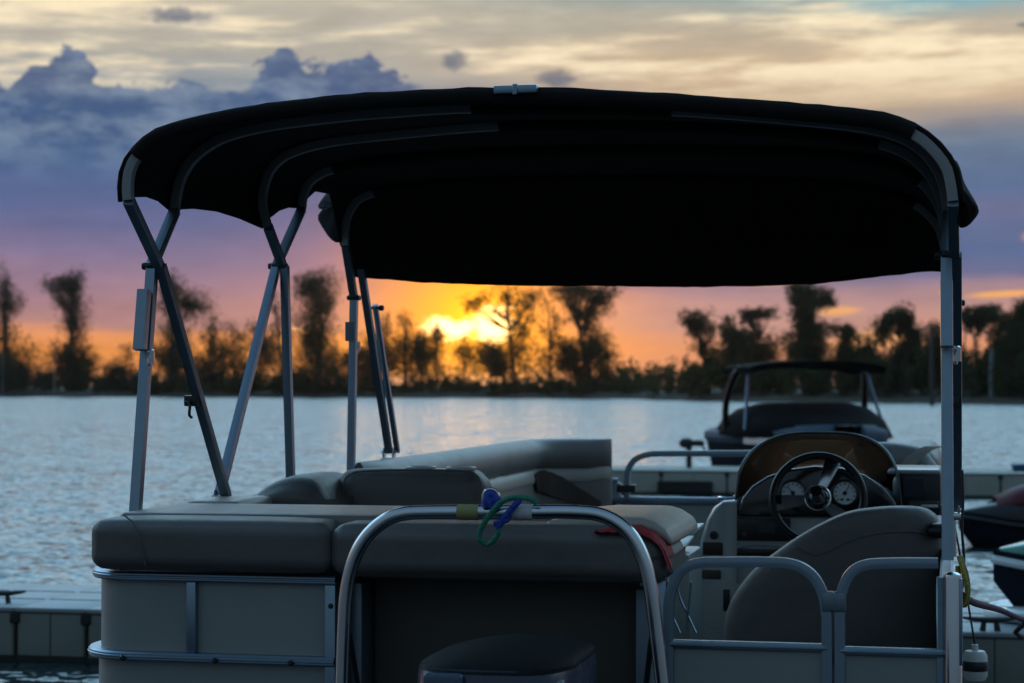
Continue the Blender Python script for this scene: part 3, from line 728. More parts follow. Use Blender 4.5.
for pts in ([(676, 575), (679, 595), (688, 616), (696, 633)], [(668, 608), (674, 620), (680, 633)], [(691, 582), (689, 604), (686, 633)]):
    MB().tube(spline([at(x, y, Y=5.75) for x, y in pts] , 6), .0035, 6).build('gate_stay_cable', 'alu', B)

# --- sun pad over the stern
zcu = pZ(519, 5.37) - .014
MB().cushion((pX(89, 5.36) + .008, 5.34, pZ(575, 5.36)), (pX(329.5, 5.36), 5.72, zcu), .036, .007, n=16).build('stern_cushion', 'vinyl_dark', B)
def drop(o, h): return Vector((o.x, o.y, o.z - (.05 * max(0, (o.x / h.x - .80) / .20) ** 1.8 if o.z > 0 else 0)))
MB().cushion((pX(330.5, 5.36), 5.345, pZ(579, 5.36) + .003), (pX(672, 5.36) - .010, 5.72, zcu - .002), .042, .008, n=20, bend=drop).build('stern_cushion', 'vinyl_dark', B)
b = MB()
for x0, x1, y0, y1 in ((91, 329, 517, 571), (331, 672, 520, 579)):      # welt piping on the rear face
    X0, X1, Z0, Z1 = pX(x0, 5.45) + .03, pX(x1, 5.45) - .03, pZ(y1) + .028, pZ(y0) - .028
    pass
xs_ = pX(152, 5.45)
b.tube(spline([(pX(132, 5.4), 5.34, pZ(517.5)), (pX(145, 5.4), 5.325, pZ(527)), (pX(151, 5.4), 5.322, pZ(545)), (pX(155, 5.4), 5.33, pZ(568))], 5), .0025, 6)
b.build('cushion_piping', 'piping', B)
ztop = zcu + .012
b = MB(); b.cushion((XL + .07, 5.50, ztop - .075), (pX(560, 5.6), 6.0, ztop), .02, .004, n=14)
b.build('sun_pad', 'vinyl', B)
MB().cushion((pX(206, 6.36), 6.16, ztop - .09), (pX(258, 6.36), 6.52, pZ(500, 6.36)), .02, .004, n=8).build('hinge_pad', 'vinyl_light', B)
MB().box((XL + .08, 5.75, ZD + .002), (pX(655, 5.8), 6.1, ztop - .075), .03, 2).build('sun_pad_base', 'panel', B)
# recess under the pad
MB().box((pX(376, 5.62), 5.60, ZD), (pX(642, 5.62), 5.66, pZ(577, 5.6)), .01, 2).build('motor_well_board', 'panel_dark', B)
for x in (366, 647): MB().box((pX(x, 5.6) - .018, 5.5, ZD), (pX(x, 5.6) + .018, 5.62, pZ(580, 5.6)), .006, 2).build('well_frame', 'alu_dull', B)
# transom ledge behind the motor
MB().box((pX(345, 5.2), 5.06, .42), (pX(660, 5.2), 5.32, .58), .03, 2).build('transom', 'alu_dull', B)

# --- tow bar arch
YA = 5.10
pts = [(340, 770), (342, 690), (344, 630), (346, 595), (351, 568), (362, 543), (380, 524), (402, 514), (440, 512), (520, 512), (575, 512), (604, 516), (626, 530), (641, 553), (650, 585), (656, 630), (663, 690), (671, 770)]
tow = MB().tube(spline([at(x, y, Y=YA) for x, y in pts], 6), .0188, 18).build('tow_bar', 'steel', B)
def band(x0, x1, m, name='tape_wrap'):
    a, c = at(x0, 512, Y=YA), at(x1, 512, Y=YA); mm = MB()
    rows = [[Vector((a.x + (c.x - a.x) * k / 6, a.y + .0208 * math.cos(t), a.z + .0208 * math.sin(t) + .0008 * math.sin(k * 2.2))) for t in [2 * math.pi * i / 16 for i in range(16)]] for k in range(7)]
    mm.loft(rows, ring=True, caps=True).build(name, m, tow)
band(458, 479, 'tape_y'); band(513, 533, 'tape_w')
c = at(491, 497, Y=YA); r_ = .021
pp = [c + Vector((-r_, 0, -.035)), c + Vector((-r_, 0, 0))] + [c + Vector((-r_ * math.cos(math.pi * k / 8), 0, r_ * math.sin(math.pi * k / 8))) for k in range(1, 8)] + [c + Vector((r_, 0, 0)), c + Vector((r_, 0, -.035))]
MB().tube(pp, .0045, 8).build('tow_eye', 'steel', tow)
# diagonal braces of the arch
for x0, y0, x1, y1 in ((345, 610, 372, 770), (655, 610, 636, 770)): MB().tube([at(x0, y0, Y=YA + .012), at(x1, y1, Y=5.45)], .008, 10).build('tow_bar_brace', 'black', B)

# --- rope on the arch (a thing of its own)
def R3(l, dy=0): return [at(x, y, Y=YA - .024 + d) for x, y, d in l]
b = MB()
b.tube(spline(R3([(537, 503, .0), (530, 499, .0), (519, 497.5, -.002), (508, 499, -.004), (499, 504, -.006), (492, 512, -.008), (485, 522, -.006), (480, 532, -.002), (480, 540, 0), (486, 543.5, 0), (493, 541, 0), (498, 533, -.004), (499, 526, -.006)]), 7), .0075, 9, 0)
b.tube(spline(R3([(487, 545, -.002), (492, 542, -.012), (497, 535, -.012), (500, 527, -.012)]), 6), .006, 8, 0)
b.tube(spline(R3([(498, 529, -.01), (503, 519, -.012), (510, 511, -.010), (516, 504, -.006), (520, 500, .0)]), 6), .0085, 9, 1)
b.tube(spline(R3([(495, 524, -.006), (501, 522, -.014), (508, 519, -.008), (505, 514, -.008)]), 5), .0075, 8, 1)
q = at(492, 503, Y=YA); 
b.tube(spline([q + Vector((-.012, -.02, -.012)), q + Vector((-.012, -.018, .014)), q + Vector((0, -.012, .026)), q + Vector((.012, -.018, .012)), q + Vector((.014, -.02, -.014)), q + Vector((0, -.024, -.002)), q + Vector((-.006, -.02, .016))], 5), .0085, 8, 1)
b.tube([q + Vector((.022 * math.cos(t), .022 * math.sin(t), .0 + .004 * t)) + Vector((0, 0, -.012)) for t in [k * .5 for k in range(0, 13)]], .0075, 8, 1)
o = b.build('tow_rope', ['green_rope', 'blue_rope']); tag(o, 'short green and blue rope looped and knotted on the steel tow bar', 'rope')

# --- outboard motor
xm = (pX(411, 4.55) + pX(573, 4.55)) / 2; hw = (pX(573, 4.55) - pX(411, 4.55)) / 2
def zz(py): return pZ(py, 4.74, 500)
def sect(z, kx, y0, y1, dx=0, n=32, e=.55):
    row = []
    for i in range(n):
        a = 2 * math.pi * i / n; cx, sy = math.cos(a), math.sin(a)
        row.append(Vector((xm + dx + hw * kx * math.copysign(abs(cx) ** e, cx), (y0 + y1) / 2 + (y1 - y0) / 2 * math.copysign(abs(sy) ** e, sy), z)))
    return row
mo = MB().loft([sect(.66, .72, 4.56, 4.98), sect(.74, .95, 4.47, 5.03), sect(zz(683), 1.0, 4.45, 5.05), sect(zz(662), .985, 4.46, 5.04), sect(zz(655), .96, 4.47, 5.03)], ring=True, caps=True).build('outboard_motor', 'navy', B)
MB().loft([sect(zz(658), .975, 4.462, 5.035), sect(zz(654), .955, 4.475, 5.03, .004, e=.5), sect(zz(650), .87, 4.50, 5.0, .014, e=.6), sect(zz(646), .74, 4.53, 4.96, .022, e=.7), sect(zz(642), .56, 4.58, 4.9, .024, e=.8), sect(zz(638.5), .36, 4.64, 4.84, .02, e=.9), sect(zz(637), .16, 4.70, 4.79, .016, e=1), sect(zz(636.6), .03, 4.73, 4.76, .016, e=1)], ring=True, caps=True).build('cowl_lid', 'lid', mo)
b = MB(); b.box((pX(424, 4.46), 4.441, zz(700)), (pX(464, 4.46), 4.462, zz(657)), .012, 3); b.build('cowl_glint_panel', 'cowl_blue', mo)  # lighter blue panel; the glint on the cowl is put into its colour
b = MB(); b.prism([(pX(556, 4.46), 4.447, zz(664)), (pX(563, 4.46), 4.447, zz(660)), (pX(570, 4.46), 4.447, zz(690)), (pX(563, 4.46), 4.447, zz(690))], (0, .02, 0), bev=.003); b.build('cowl_trim', 'alu_dull', mo)
b = MB().box((xm - .07, 4.66, -.25), (xm + .07, 4.98, .68), .03, 3); b.box((xm - .11, 4.95, .3), (xm + .11, 5.1, .62), .02, 2); b.box((xm - .02, 4.55, -.62), (xm + .02, 4.95, -.22), .015, 2)
b.lathe([(.01, -.3), (.07, -.15), (.075, .1), (.05, .28), (.01, .32)], (xm, 4.75, -.42), 'Y', 16); b.build('motor_leg', 'black', mo)
b = MB()
for k in range(3):
    a = k * 2.094; t = Vector((math.cos(a), 0, math.sin(a))); s_ = Vector((-math.sin(a), 0, math.cos(a))); c0 = Vector((xm, 4.42, -.42))
    b.prism([c0 + t * .05 - s_ * .03, c0 + t * .16 - s_ * .06 + Vector((0, .03, 0)) * 0, c0 + t * .18 + s_ * .02, c0 + t * .14 + s_ * .07, c0 + t * .05 + s_ * .03], (0, .012, 0))
b.build('propeller', 'alu_dull', mo)

# --- red cloth squeezed under the pad end
rows = []
xr0 = pX(672, 5.36) - .010
for k in range(22):
    px = 596 + k * 3.55; x = pX(px, 5.36); hx = (xr0 - pX(330.5, 5.36)) / 2; uu = (x - (xr0 - hx)) / hx
    z0 = zcu - .010 - .05 * max(0, (uu - .80) / .20) ** 1.8 - (.03 * max(0, (uu - .93) / .07) ** 2)
    tp = min(1, k / 4); rows.append([Vector((x, 5.335 + .003 * math.sin(k), z0 - .003 * tp - .002 * math.sin(k * .9))), Vector((x, 5.328, z0 + .002 * math.sin(k * 2.1))), Vector((x, 5.338, z0 + .010 * tp)), Vector((x, 5.39, z0 + .016 * tp + .002 * math.sin(k * 1.7))), Vector((x, 5.46, z0 + .020 * tp))])
o = MB().shell(rows, -.007).build('red_towel', 'red'); tag(o, 'red cloth tucked under the right end of the stern sun pad', 'towel')
b = MB().cushion((pX(548, 5.45), 5.40, zcu - .012), (pX(671, 5.40), 6.0, zcu + .024), .017, .003, n=18, bend=lambda o, h: Vector((o.x, o.y, o.z - .045 * max(0, (o.x / h.x - .45) / .55) ** 2.2 - .02 * max(0, -o.x / h.x - .4))))
b.build('head_rest_roll', 'vinyl_light', B)

# --- port lounge: bolster, mid backrest, bow corner sofa
b = MB(); mt = Matrix.Rotation(rad(-8), 3, 'Y')
b.cushion((pX(255, 6.75), 6.55, pZ(515, 6.75)), (pX(342, 6.75), 7.1, pZ(480, 6.75)), .10, .02, n=12, bend=lambda o, h: Vector((o.x, o.y, o.z - .055 * ((o.x / h.x - .25) ** 2) * (1 if o.z > 0 else .0) * 1.3)))
b.build('arm_bolster', 'vinyl_dark', B)
x0, x1 = pX(338, 6.9), pX(486, 6.9)
mid = MB().cushion((x0, 6.83, ZD + .4), (x1, 7.02, pZ(465, 6.9) - .022), .06, .010, n=16).build('lounge_backrest', 'vinyl_dark', B)
b = MB()
for px in (421, 461): b.lathe([(.052, -.004), (.055, .004), (.05, .007), (.043, .003), (.042, -.03), (.001, -.03)], (pX(px, 6.93), 6.93, pZ(464.6, 6.93) - .012), 'Z', 24)
b.build('cup_holder', 'white', mid)
MB().tube(spline([at(x, y, Y=6.81) for x, y in ((344, 500), (344, 482), (350, 474), (364, 471), (412, 470), (462, 471), (476, 475), (481, 485), (481, 500))], 5), .0035, 6).build('backrest_seam', 'piping', mid)
MB().box((XL + .05, 6.45, ZD + .002), (pX(480, 6.9), 11.0, ZD + .36), .03, 2).build('lounge_base', 'cons', B)
MB().cushion((XL + .12, 7.05, ZD + .355), (pX(482, 6.95), 10.75, ZD + .50), .045, .01, n=14).build('lounge_seat', 'vinyl', B)
MB().cushion((XL + .12, 10.3, ZD + .357), (-1.86, 11.0, ZD + .495), .045, .01, n=10).build('lounge_seat', 'vinyl', B)
# wrap around backrest: section follows a plan path; rows of sections become roll, band and lower pad
Yb = 11.25; xe = pX(619, Yb)
plan = [Vector((XL + .14, y, 0)) for y in (7.7, 8.2, 8.7, 9.1, 9.5, 9.9, 10.3, 10.7, 10.86)]
for k in range(1, 8):
    a = math.pi - k / 7 * math.pi / 2; plan.append(Vector((XL + .14 + .30 + .30 * math.cos(a), 10.87 + .30 * math.sin(a), 0)))
plan += [Vector((x, 11.17, 0)) for x in (XL + .58, xe - .06, xe - .03)]
plan = resample(spline(plan, 4), 46)
def backrest(name, m, prof, zf, e0=0, e1=1, parent=B, puff=0):
    P = plan[int(e0 * 45):int(e1 * 45) + 1]; rows = []; n = len(P)
    for i, p in enumerate(P):
        t = (P[min(i + 1, n - 1)] - P[max(i - 1, 0)]).normalized(); nm = Vector((t.y, -t.x, 0))      # towards the seats
        k = min(1, min(i, n - 1 - i) / 2.0); kk = 1 if k >= 1 else (.72 if k == .5 else .35)
        tuck = 1 - .10 * math.exp(-((i % 11) - 5.5) ** 2 / .4) * puff
        u = (int(e0 * 45) + i) / 45
        rows.append([Vector((p.x, p.y, 0)) + nm * (a * kk * tuck) + Vector((0, 0, zf(u) + (z - .0) * (1 if k >= 1 else .93) * tuck)) for a, z in prof])
    return MB().loft(rows, ring=True, caps=True).build(name, m, parent, angle=60)
zr = lambda u: pZ(456, 8.4) + (pZ(438, 11.25, 560) - pZ(456, 8.4)) * min(1, u * 1.25)
roll = [(.085 * math.cos(a) * (1.0 if math.cos(a) > 0 else .9) + .02, .092 * math.sin(a) - .092) for a in [2 * math.pi * i / 20 for i in range(20)]]
sofa = backrest('sofa_backrest', 'vinyl', [(-.06, -.42), (-.06, -.12), (-.02, -.10), (.05, -.16), (.075, -.20), (.085, -.25), (.10, -.36), (.09, -.42)], zr)
backrest('headrest_roll', 'vinyl', roll, lambda u: zr(u) , parent=sofa, puff=1)
backrest('beige_band', 'vinyl_light', [(.0, -.23), (.066, -.165), (.084, -.18), (.096, -.22), (.09, -.24)], zr, parent=sofa)
# brown swoosh on the bow face
rows = []
n = 30
P = plan[36:45]
P = resample(P, n)
for i, p in enumerate(P):
    t = (P[min(i + 1, n - 1)] - P[max(i - 1, 0)]).normalized(); nm = Vector((t.y, -t.x, 0)); u = i / (n - 1)
    zc_ = zr(1) - .232 - .150 * max(0, (u - .18) / .82) ** 1.7; th_ = .020 + .048 * math.sin(math.pi * min(1, u * .75 + .18)) 
    rows.append([Vector((p.x, p.y, 0)) + nm * (.1035 + .012 * (s_ - .5) * -1) + Vector((0, 0, zc_ + th_ * (s_ - .5) * 2)) for s_ in (0, .25, .5, .75, 1)])
MB().shell(rows, -.006).build('brown_swoosh', 'vinyl_brown', sofa)
# bow deck and bow gate
Yg = 11.45
def bz(py, px=680): return pZ(py, Yg, px)
g = MB().tube(spline([at(x, y, Y=Yg) for x, y in ((627, 600), (627, 520), (627, 480), (629, 468), (636, 459), (648, 454.5), (665, 453.5), (720, 453.5), (765, 453.5), (781, 455), (792, 461), (797, 471), (798, 485), (798, 600))], 5), .018, sq=1, ref=(0, 1, 0)).build('bow_gate', 'alu', B)
MB().box((pX(600, Yg), Yg - .018, bz(504)), (pX(798, Yg), Yg + .018, bz(497)), .005, 2).build('cross_rail', 'alu', g)
MB().box((pX(600, Yg), Yg - .003, ZD + .03), (pX(798, Yg), Yg + .003, bz(504)), 0).build('gate_panel', 'panel', g)
MB().box((pX(617, Yg), Yg - .025, bz(493)), (pX(636, Yg), Yg + .025, bz(485)), .006, 2).build('gate_strap', 'black', g)
for a, c in ((XL, pX(618, Yg)), (pX(806, Yg), XR)):
    m = MB().box((a, Yg - .017, zt2), (c, Yg + .017, zt), .004, 2); m.box((a, Yg - .017, ZD), (c, Yg + .017, ZD + .035), .004, 2); m.build('bow_rail', 'alu', B)
    MB().box((a, Yg - .003, ZD + .03), (c, Yg + .003, zt2), 0).build('fence_panel', 'panel', B)
post(pX(618, Yg), Yg, ZD, zt2); post(pX(806, Yg), Yg, ZD, zt2)
# starboard bow seat
MB().box((-.62, 9.2, ZD + .002), (XR - .05, 11.0, ZD + .36), .03, 2).build('lounge_base', 'cons', B)
MB().cushion((-.60, 9.25, ZD + .355), (XR - .15, 11.0, ZD + .5), .045, .01, n=12).build('lounge_seat', 'vinyl', B)
zb = pZ(445, 9.3, 920)
sb_ = MB().cushion((-.47, 9.1, ZD + .36), (XR - .04, 9.32, zb), .09, .015, n=14, bend=lambda o, h: Vector((o.x, o.y, o.z - .03 * max(0, o.x / h.x + .2) ** 2))).build('bow_seat_backrest', 'vinyl_dark', B)
b = MB(); rows = []
for i in range(12):
    t = i / 11; rows.append([Vector((-.20 + .13 * t + dx, 9.082 + .24 * t * 0 + .012 * (1 - math.sin(math.pi * min(1, t * .9 + .1))), zb - .10 + .102 * math.sin(t * 1.45))) for dx in (-.035, 0, .035)])
b.shell(rows, .006); b.build('light_stripe', 'vinyl_light', sb_)
MB().cushion((XR - .22, 9.25, ZD + .4), (XR - .04, 11.1, zb - .02), .07, .012, n=14).build('bow_seat_backrest', 'vinyl', B)

# --- helm console
Yc = 8.15
def cX(px, Y=Yc): return at(px, 500, Y=Y).x
def cZ(py, Y=Yc, px=810): return at(px, py, Y=Y).z
con = MB().box((cX(722), Yc, ZD + .002), (cX(905), 8.75, cZ(513)), .03, 3).build('helm_console', 'cons', B)
# rounded left wing of the console
wing = []
for d, ins in ((-.045, .055), (-.040, .03), (-.028, .012), (-.005, .002), (.04, 0), (.50, 0), (.56, .03)):
    o_ = [(738, 640), (693 + ins * 100, 640), (694 + ins * 100, 600), (697 + ins * 100, 566), (701 + ins * 100, 540), (707 + ins * 100, 519), (714 + ins * 90, 507 + ins * 30), (724, 500 + ins * 60), (738, 499 + ins * 60)]
    wing.append([at(x, y, Y=Yc) + Vector((0, d, 0)) for x, y in o_])
MB().loft(wing, ring=True, caps=True).build('console_wing', 'cons', con)
cz = cZ(499, Yc + .06, 727)
MB().lathe([(.042, -.003), (.046, .008), (.04, .012), (.034, .004), (.033, -.05), (.001, -.05)], (cX(727), Yc + .06, cz), 'Z', 24).build('cup_holder', 'steel', con)
MB().lathe([(.0001, .012), (.016, .010), (.018, 0)], (cX(715), Yc - .044, cZ(536)), 'Y', 16).build('socket', 'black', con)
MB().box((cX(704), Yc - .051, cZ(556)), (cX(724), Yc - .04, cZ(543)), .004, 2).build('wing_plate', 'vinyl_brown', con)
MB().box((cX(703), Yc - .051, cZ(580)), (cX(722), Yc - .04, cZ(571)), .004, 2).build('side_plate', 'panel_dark', con)
# dark binnacle with gauges
bn = [(737, 517), (738, 509), (742, 498), (752, 486), (768, 476), (790, 469), (815, 466), (842, 468), (865, 475), (883, 487), (894, 500), (899, 511), (900, 517)]
bin_ = MB().prism([at(x, y, Y=Yc - .05) for x, y in bn], (0, .5, 0), bev=.012, seg=3).build('instrument_binnacle', 'gloss', con)
for px in (793, 845):
    c = at(px, 493, Y=Yc - .052); gg = MB()
    gg.lathe([(.056, .0), (.056, .012), (.050, .016), (.046, .012), (.046, .004)], c, 'Y', 28, 0)
    gg.lathe([(.0001, .006), (.046, .006), (.046, .003), (.0001, .003)], c, 'Y', 28, 1)
    for k in range(11):
        a = rad(225 - k * 27); d = Vector((math.cos(a), 0, math.sin(a))); p_ = c + Vector((0, -.0075, 0))
        gg.tube([p_ + d * .033, p_ + d * .042], .0014, 4, 2)
    for a, l in ((rad(130 if px < 800 else 60), .034),):
        d = Vector((math.cos(a), 0, math.sin(a))); gg.tube([c + Vector((0, -.009, 0)) - d * .008, c + Vector((0, -.009, 0)) + d * l], .0016, 5, 2)
    gg.lathe([(.0001, .013), (.007, .012), (.009, .006)], c, 'Y', 12, 2)
    for dx in (-.012, .012): gg.box((c.x + dx - .006, c.y - .009, c.z - .030), (c.x + dx + .006, c.y - .006, c.z - .022), 0, 1, 2)
    gg.build('gauge', ['black', 'dial', 'black'], con)
# dash face, radio, glove bay
MB().box((cX(731), Yc - .035, cZ(640)), (cX(901), Yc + .01, cZ(516)), .012, 3).build('dash_face', 'cons', con)
rd = MB().box((cX(737), Yc - .046, cZ(541)), (cX(791), Yc - .030, cZ(518)), .006, 2).build('radio', 'black', con)
MB().box((cX(760), Yc - .049, cZ(533)), (cX(777), Yc - .0455, cZ(521)), .002, 1).build('display', 'screen', rd)
for k in range(3): MB().box((cX(741 + k * 6), Yc - .050, cZ(525)), (cX(745 + k * 6), Yc - .045, cZ(522.5)), .001, 1).build('radio_button', 'panel_dark', con)
MB().lathe([(.0001, .014), (.011, .013), (.012, 0)], (cX(746), Yc - .045, cZ(534)), 'Y', 14).build('radio_knob', 'panel_dark', con)
MB().tube(spline([at(x, y, Y=Yc - .037) for x, y in ((735, 548), (748, 545), (770, 545), (790, 549), (800, 556))], 5), .008, 8).build('dash_ridge', 'cons', con)
MB().box((cX(737), Yc - .043, cZ(556)), (cX(790), Yc - .034, cZ(549)), .004, 2).build('switch_panel', 'black', con)
d_ = MB().box((cX(717), Yc - .042, cZ(660)), (cX(745), Yc - .030, cZ(584)), .008, 2).build('console_door', 'cons', con)
MB().box((cX(724), Yc - .047, cZ(612)), (cX(731), Yc - .041, cZ(590)), .003, 2).build('door_handle', 'black', d_)
# smoked windscreen wrapping the binnacle
ws = []
NB = 44
xl, xr = cX(736), cX(902); hw_ = (xr - xl) / 2; xc_ = (xl + xr) / 2
ztp = at(825, 433, Y=Yc + .42).z; zbs = cZ(516)
for i in range(NB + 1):
    a = math.pi * i / NB; sn = max(0, math.sin(a)); cs_ = math.copysign(abs(math.cos(a)) ** .6, math.cos(a))
    h_ = .035 + (ztp - zbs - .035) * sn ** .30
    row = []
    for k in range(11):
        t = k / 10; hh = h_ * t; q = hh / (ztp - zbs)
        row.append(Vector((xc_ + .0 - cs_ * hw_ * (1 - .28 * q ** 3.2) - .012 * q, Yc - .03 + (.66 - .24 * q) * sn ** .7, zbs + hh)))
    ws.append(row)
MB().shell(ws, .005).build('windscreen', 'tint', con, angle=180)
MB().tube([r[-1] + Vector((0, 0, .002)) for r in ws], .0055, 8).build('windscreen_trim', 'black', con)
b = MB().tube(spline([at(x, y, Y=Yc + .60) for x, y in ((768, 482), (766, 462), (768, 450), (777, 444), (800, 442), (850, 442), (872, 446), (880, 462), (884, 480))], 5), .004, 8); b.build('windscreen_seam', 'vinyl_brown', con)
cc = at(862, 443, Y=Yc + .40)
b = MB().cushion((cc.x - .009, cc.y - .009, cc.z - .012), (cc.x + .009, cc.y + .009, cc.z + .014), .008, .001, n=6); b.build('orange_glint', 'orange', con)  # small orange bead, added for the reflected spot
# steering wheel
Yw = 7.82; c = at(818, 499, Y=Yw); rw = 45 / F * (c - CAM).dot(FH)
tilt = Matrix.Rotation(rad(-18), 3, 'X')
def wp(x, z, d=0): return c + tilt @ Vector((x, d, z))
st = MB().tube([wp(rw * math.cos(t), rw * math.sin(t)) for t in [2 * math.pi * i / 48 for i in range(48)]], .0155, 12, closed=True).build('steering_wheel', 'rim', con)
for a, wd, mm in ((rad(70), .026, 'steel'), (rad(188), .028, 'gloss'), (rad(-38), .026, 'gloss')):
    d = Vector((math.cos(a), math.sin(a), 0)); e = Vector((-math.sin(a), math.cos(a), 0))
    pts = [d * .045 - e * wd * .7, d * (rw - .012) - e * wd * 1.25, d * (rw - .012) + e * wd * 1.25, d * .045 + e * wd * .7]
    sp_ = MB().prism([wp(q.x, q.y, -.012) for q in pts], tilt @ Vector((0, .012, 0)), bev=.004)
    if mm == 'gloss': sp_.prism([wp(q.x * .86, q.y * .86, -.016) for q in pts], tilt @ Vector((0, .004, 0)), m=1)
    sp_.build('wheel_spoke', [mm, 'steel'], st)
b = MB().lathe([(.0001, -.025), (.030, -.022), (.038, -.012), (.042, .0), (.030, .03), (.022, .12)], c, 'Y', 24, 0, None)
# hub turned with the wheel
b.v = [tuple(c + tilt @ Vector((v[0] - c.x, -(v[1] - c.y) * -1, v[2] - c.z))) for v in b.v]
b.build('wheel_hub', 'gloss', st)
MB().tube([wp(.047 * math.cos(t), .047 * math.sin(t), -.014) for t in [2 * math.pi * i / 32 for i in range(32)]], .005, 8, closed=True).build('hub_ring', 'steel', st)
# throttle and side console with a dark screen
b = MB().box((cX(893, 8.3), 8.25, ZD + .002), (XR - .03, 8.7, cZ(474, 8.3, 920)), .03, 3); b.box((cX(888, 8.3), 8.235, cZ(474, 8.3, 920)), (XR - .025, 8.72, cZ(469, 8.3, 920)), .010, 3)
sc_ = b.build('side_console', 'cons', B)
MB().box((cX(899, 8.3), 8.236, cZ(514, 8.3, 920)), (cX(941, 8.3), 8.252, cZ(473, 8.3, 920)), .008, 2).build('screen_bezel', 'black', sc_)
MB().box((cX(903, 8.3), 8.231, cZ(497, 8.3, 920)), (cX(925, 8.3), 8.238, cZ(477, 8.3, 920)), .003, 1).build('screen', 'screen', sc_)
b = MB().box((cX(909, 8.3), 8.225, cZ(507, 8.3, 920)), (cX(939, 8.3), 8.237, cZ(500, 8.3, 920)), .003, 1); b.build('tray_slot', 'panel_dark', sc_)
MB().box((cX(921, 8.3), 8.218, cZ(506.5, 8.3, 920)), (cX(938, 8.3), 8.228, cZ(503.5, 8.3, 920)), .003, 1).build('tray_edge', 'white', sc_)
b = MB().tube([at(897, 560, Y=7.9), at(893, 540, Y=7.85), at(888, 524, Y=7.78)], [.014, .012, .012], 10); q = at(887, 520, Y=7.77); b.cushion((q.x - .03, q.y - .03, q.z - .03), (q.x + .03, q.y + .03, q.z + .03), .024, .002, n=6)
b.build('throttle_lever', 'black', con)
# white flap tray between pad and console
Yt = 7.3; tr = MB().box((pX(672, Yt), Yt - .12, ZD + .002), (pX(694, Yt), Yt + .25, pZ(546, Yt)), .015, 2).build('side_locker', 'panel', B)
for (a, y0, y1) in (((676, 694), 526, 532), ((674, 689), 535, 546)):
    zA, zB = pZ(y1, Yt), pZ(y0, Yt)
    MB().prism([(pX(a[0], Yt), Yt - .13 + (546 - y1) * .012, zA), (pX(a[1], Yt) - .01, Yt - .13 + (546 - y1) * .012, zA + .003), (pX(a[1], Yt) + .015, Yt + .02 + (546 - y1) * .012, zB + .004), (pX(a[0], Yt) + .015, Yt + .02 + (546 - y1) * .012, zB)], (0, 0, .012), bev=.003).build('locker_flap', 'white', tr)

# --- captain's chair
Yh = 6.72
ol = [(727, 655), (721, 640), (722, 622), (728, 604), (738, 588), (753, 570), (772, 555), (796, 538), (822, 523), (848, 512), (874, 508), (900, 507), (922, 509), (935, 516), (941, 530), (943, 560), (942, 600), (940, 640), (930, 655), (900, 660), (820, 662), (760, 660)]
outl = resample(spline([at(x, y, Y=Yh) for x, y in ol], 5, True) + [at(727, 655, Y=Yh)], 72)[:-1]
xc_ = sum(p.x for p in outl) / len(outl)
cv = lambda p: Vector((p.x, p.y + .9 * (p.x - xc_) ** 2, p.z))
ch = MB().pillow(outl, .085, curve=cv).build('helm_chair', 'vinyl_dark', B, angle=60)
sm = spline([at(x, y, Y=Yh) for x, y in ((798, 546), (815, 553), (832, 548), (856, 537), (884, 531), (915, 531), (936, 535))], 6)
MB().tube([cv(p) + Vector((0, -.0835, 0)) for p in sm], .004, 6).build('chair_seam', 'piping', ch)
MB().cushion((outl[0].x + .06, Yh + .02, ZD + .36), (outl[0].x + .70, Yh + .56, ZD + .52), .06, .015, n=12).build('chair_seat', 'vinyl_dark', ch)
MB().lathe([(.19, ZD + .002), (.18, ZD + .02), (.06, ZD + .04), (.055, ZD + .34), (.15, ZD + .36)], (outl[0].x + .38, Yh + .28, 0), 'Z', 24).build('chair_pedestal', 'alu_dull', ch)
b = MB().cushion((outl[0].x + .66, Yh - .06, pZ(537, Yh, 930)), (outl[0].x + .73, Yh + .4, pZ(523, Yh, 930)), .02, .003, n=8); b.build('chair_arm', 'black', ch)

# ================================================================== bimini top (fixed to the boat)
XP = XL + .05
def cut(P, s0, s1=1): return resample(P, 64, s0, s1)
ST = []      # (Y, profile of 64 points)
def station(Y, pix): ST.append((Y, resample(spline([at(x, y, Y=Y) for x, y in pix], 6), 64)))
station(5.45, [(121, 201), (120, 188), (122, 170), (129, 154), (142, 139), (160, 128), (200, 116.5), (260, 105.5), (350, 95.5), (430, 91), (512, 89), (600, 91), (700, 97), (800, 105), (872, 112), (907, 121), (931, 135), (949, 154), (958, 172), (962, 200)])
station(6.03, [(168, 210), (170, 192), (177, 170), (192, 150), (222, 131), (270, 119), (340, 110), (400, 105), (470, 101), (600, 101), (700, 105), (800, 113), (870, 121), (912, 134), (936, 154), (950, 178), (956, 212)])
station(6.75, [(262, 229), (256, 205), (260, 178), (272, 158), (292, 146), (330, 136), (400, 128), (495, 120), (600, 119), (700, 121), (800, 127), (870, 135), (910, 148), (932, 168), (946, 192), (952, 228)])
station(7.18, [(296, 208), (298, 192), (308, 175), (330, 164), (370, 157), (430, 151), (500, 147), (620, 144), (740, 145), (820, 148), (872, 154), (910, 166), (932, 184), (946, 206), (952, 238)])
station(7.80, [(340, 246), (340, 226), (346, 206), (360, 192), (390, 184), (450, 178), (540, 175), (640, 174), (740, 175), (820, 178), (876, 184), (912, 196), (934, 212), (946, 230), (951, 252)])
station(8.10, [(353, 276), (380, 278.5), (420, 281.5), (470, 283), (540, 284.5), (620, 285.5), (690, 286), (760, 285), (820, 282), (870, 277), (910, 272), (932, 270), (944, 270.5), (951, 272)])
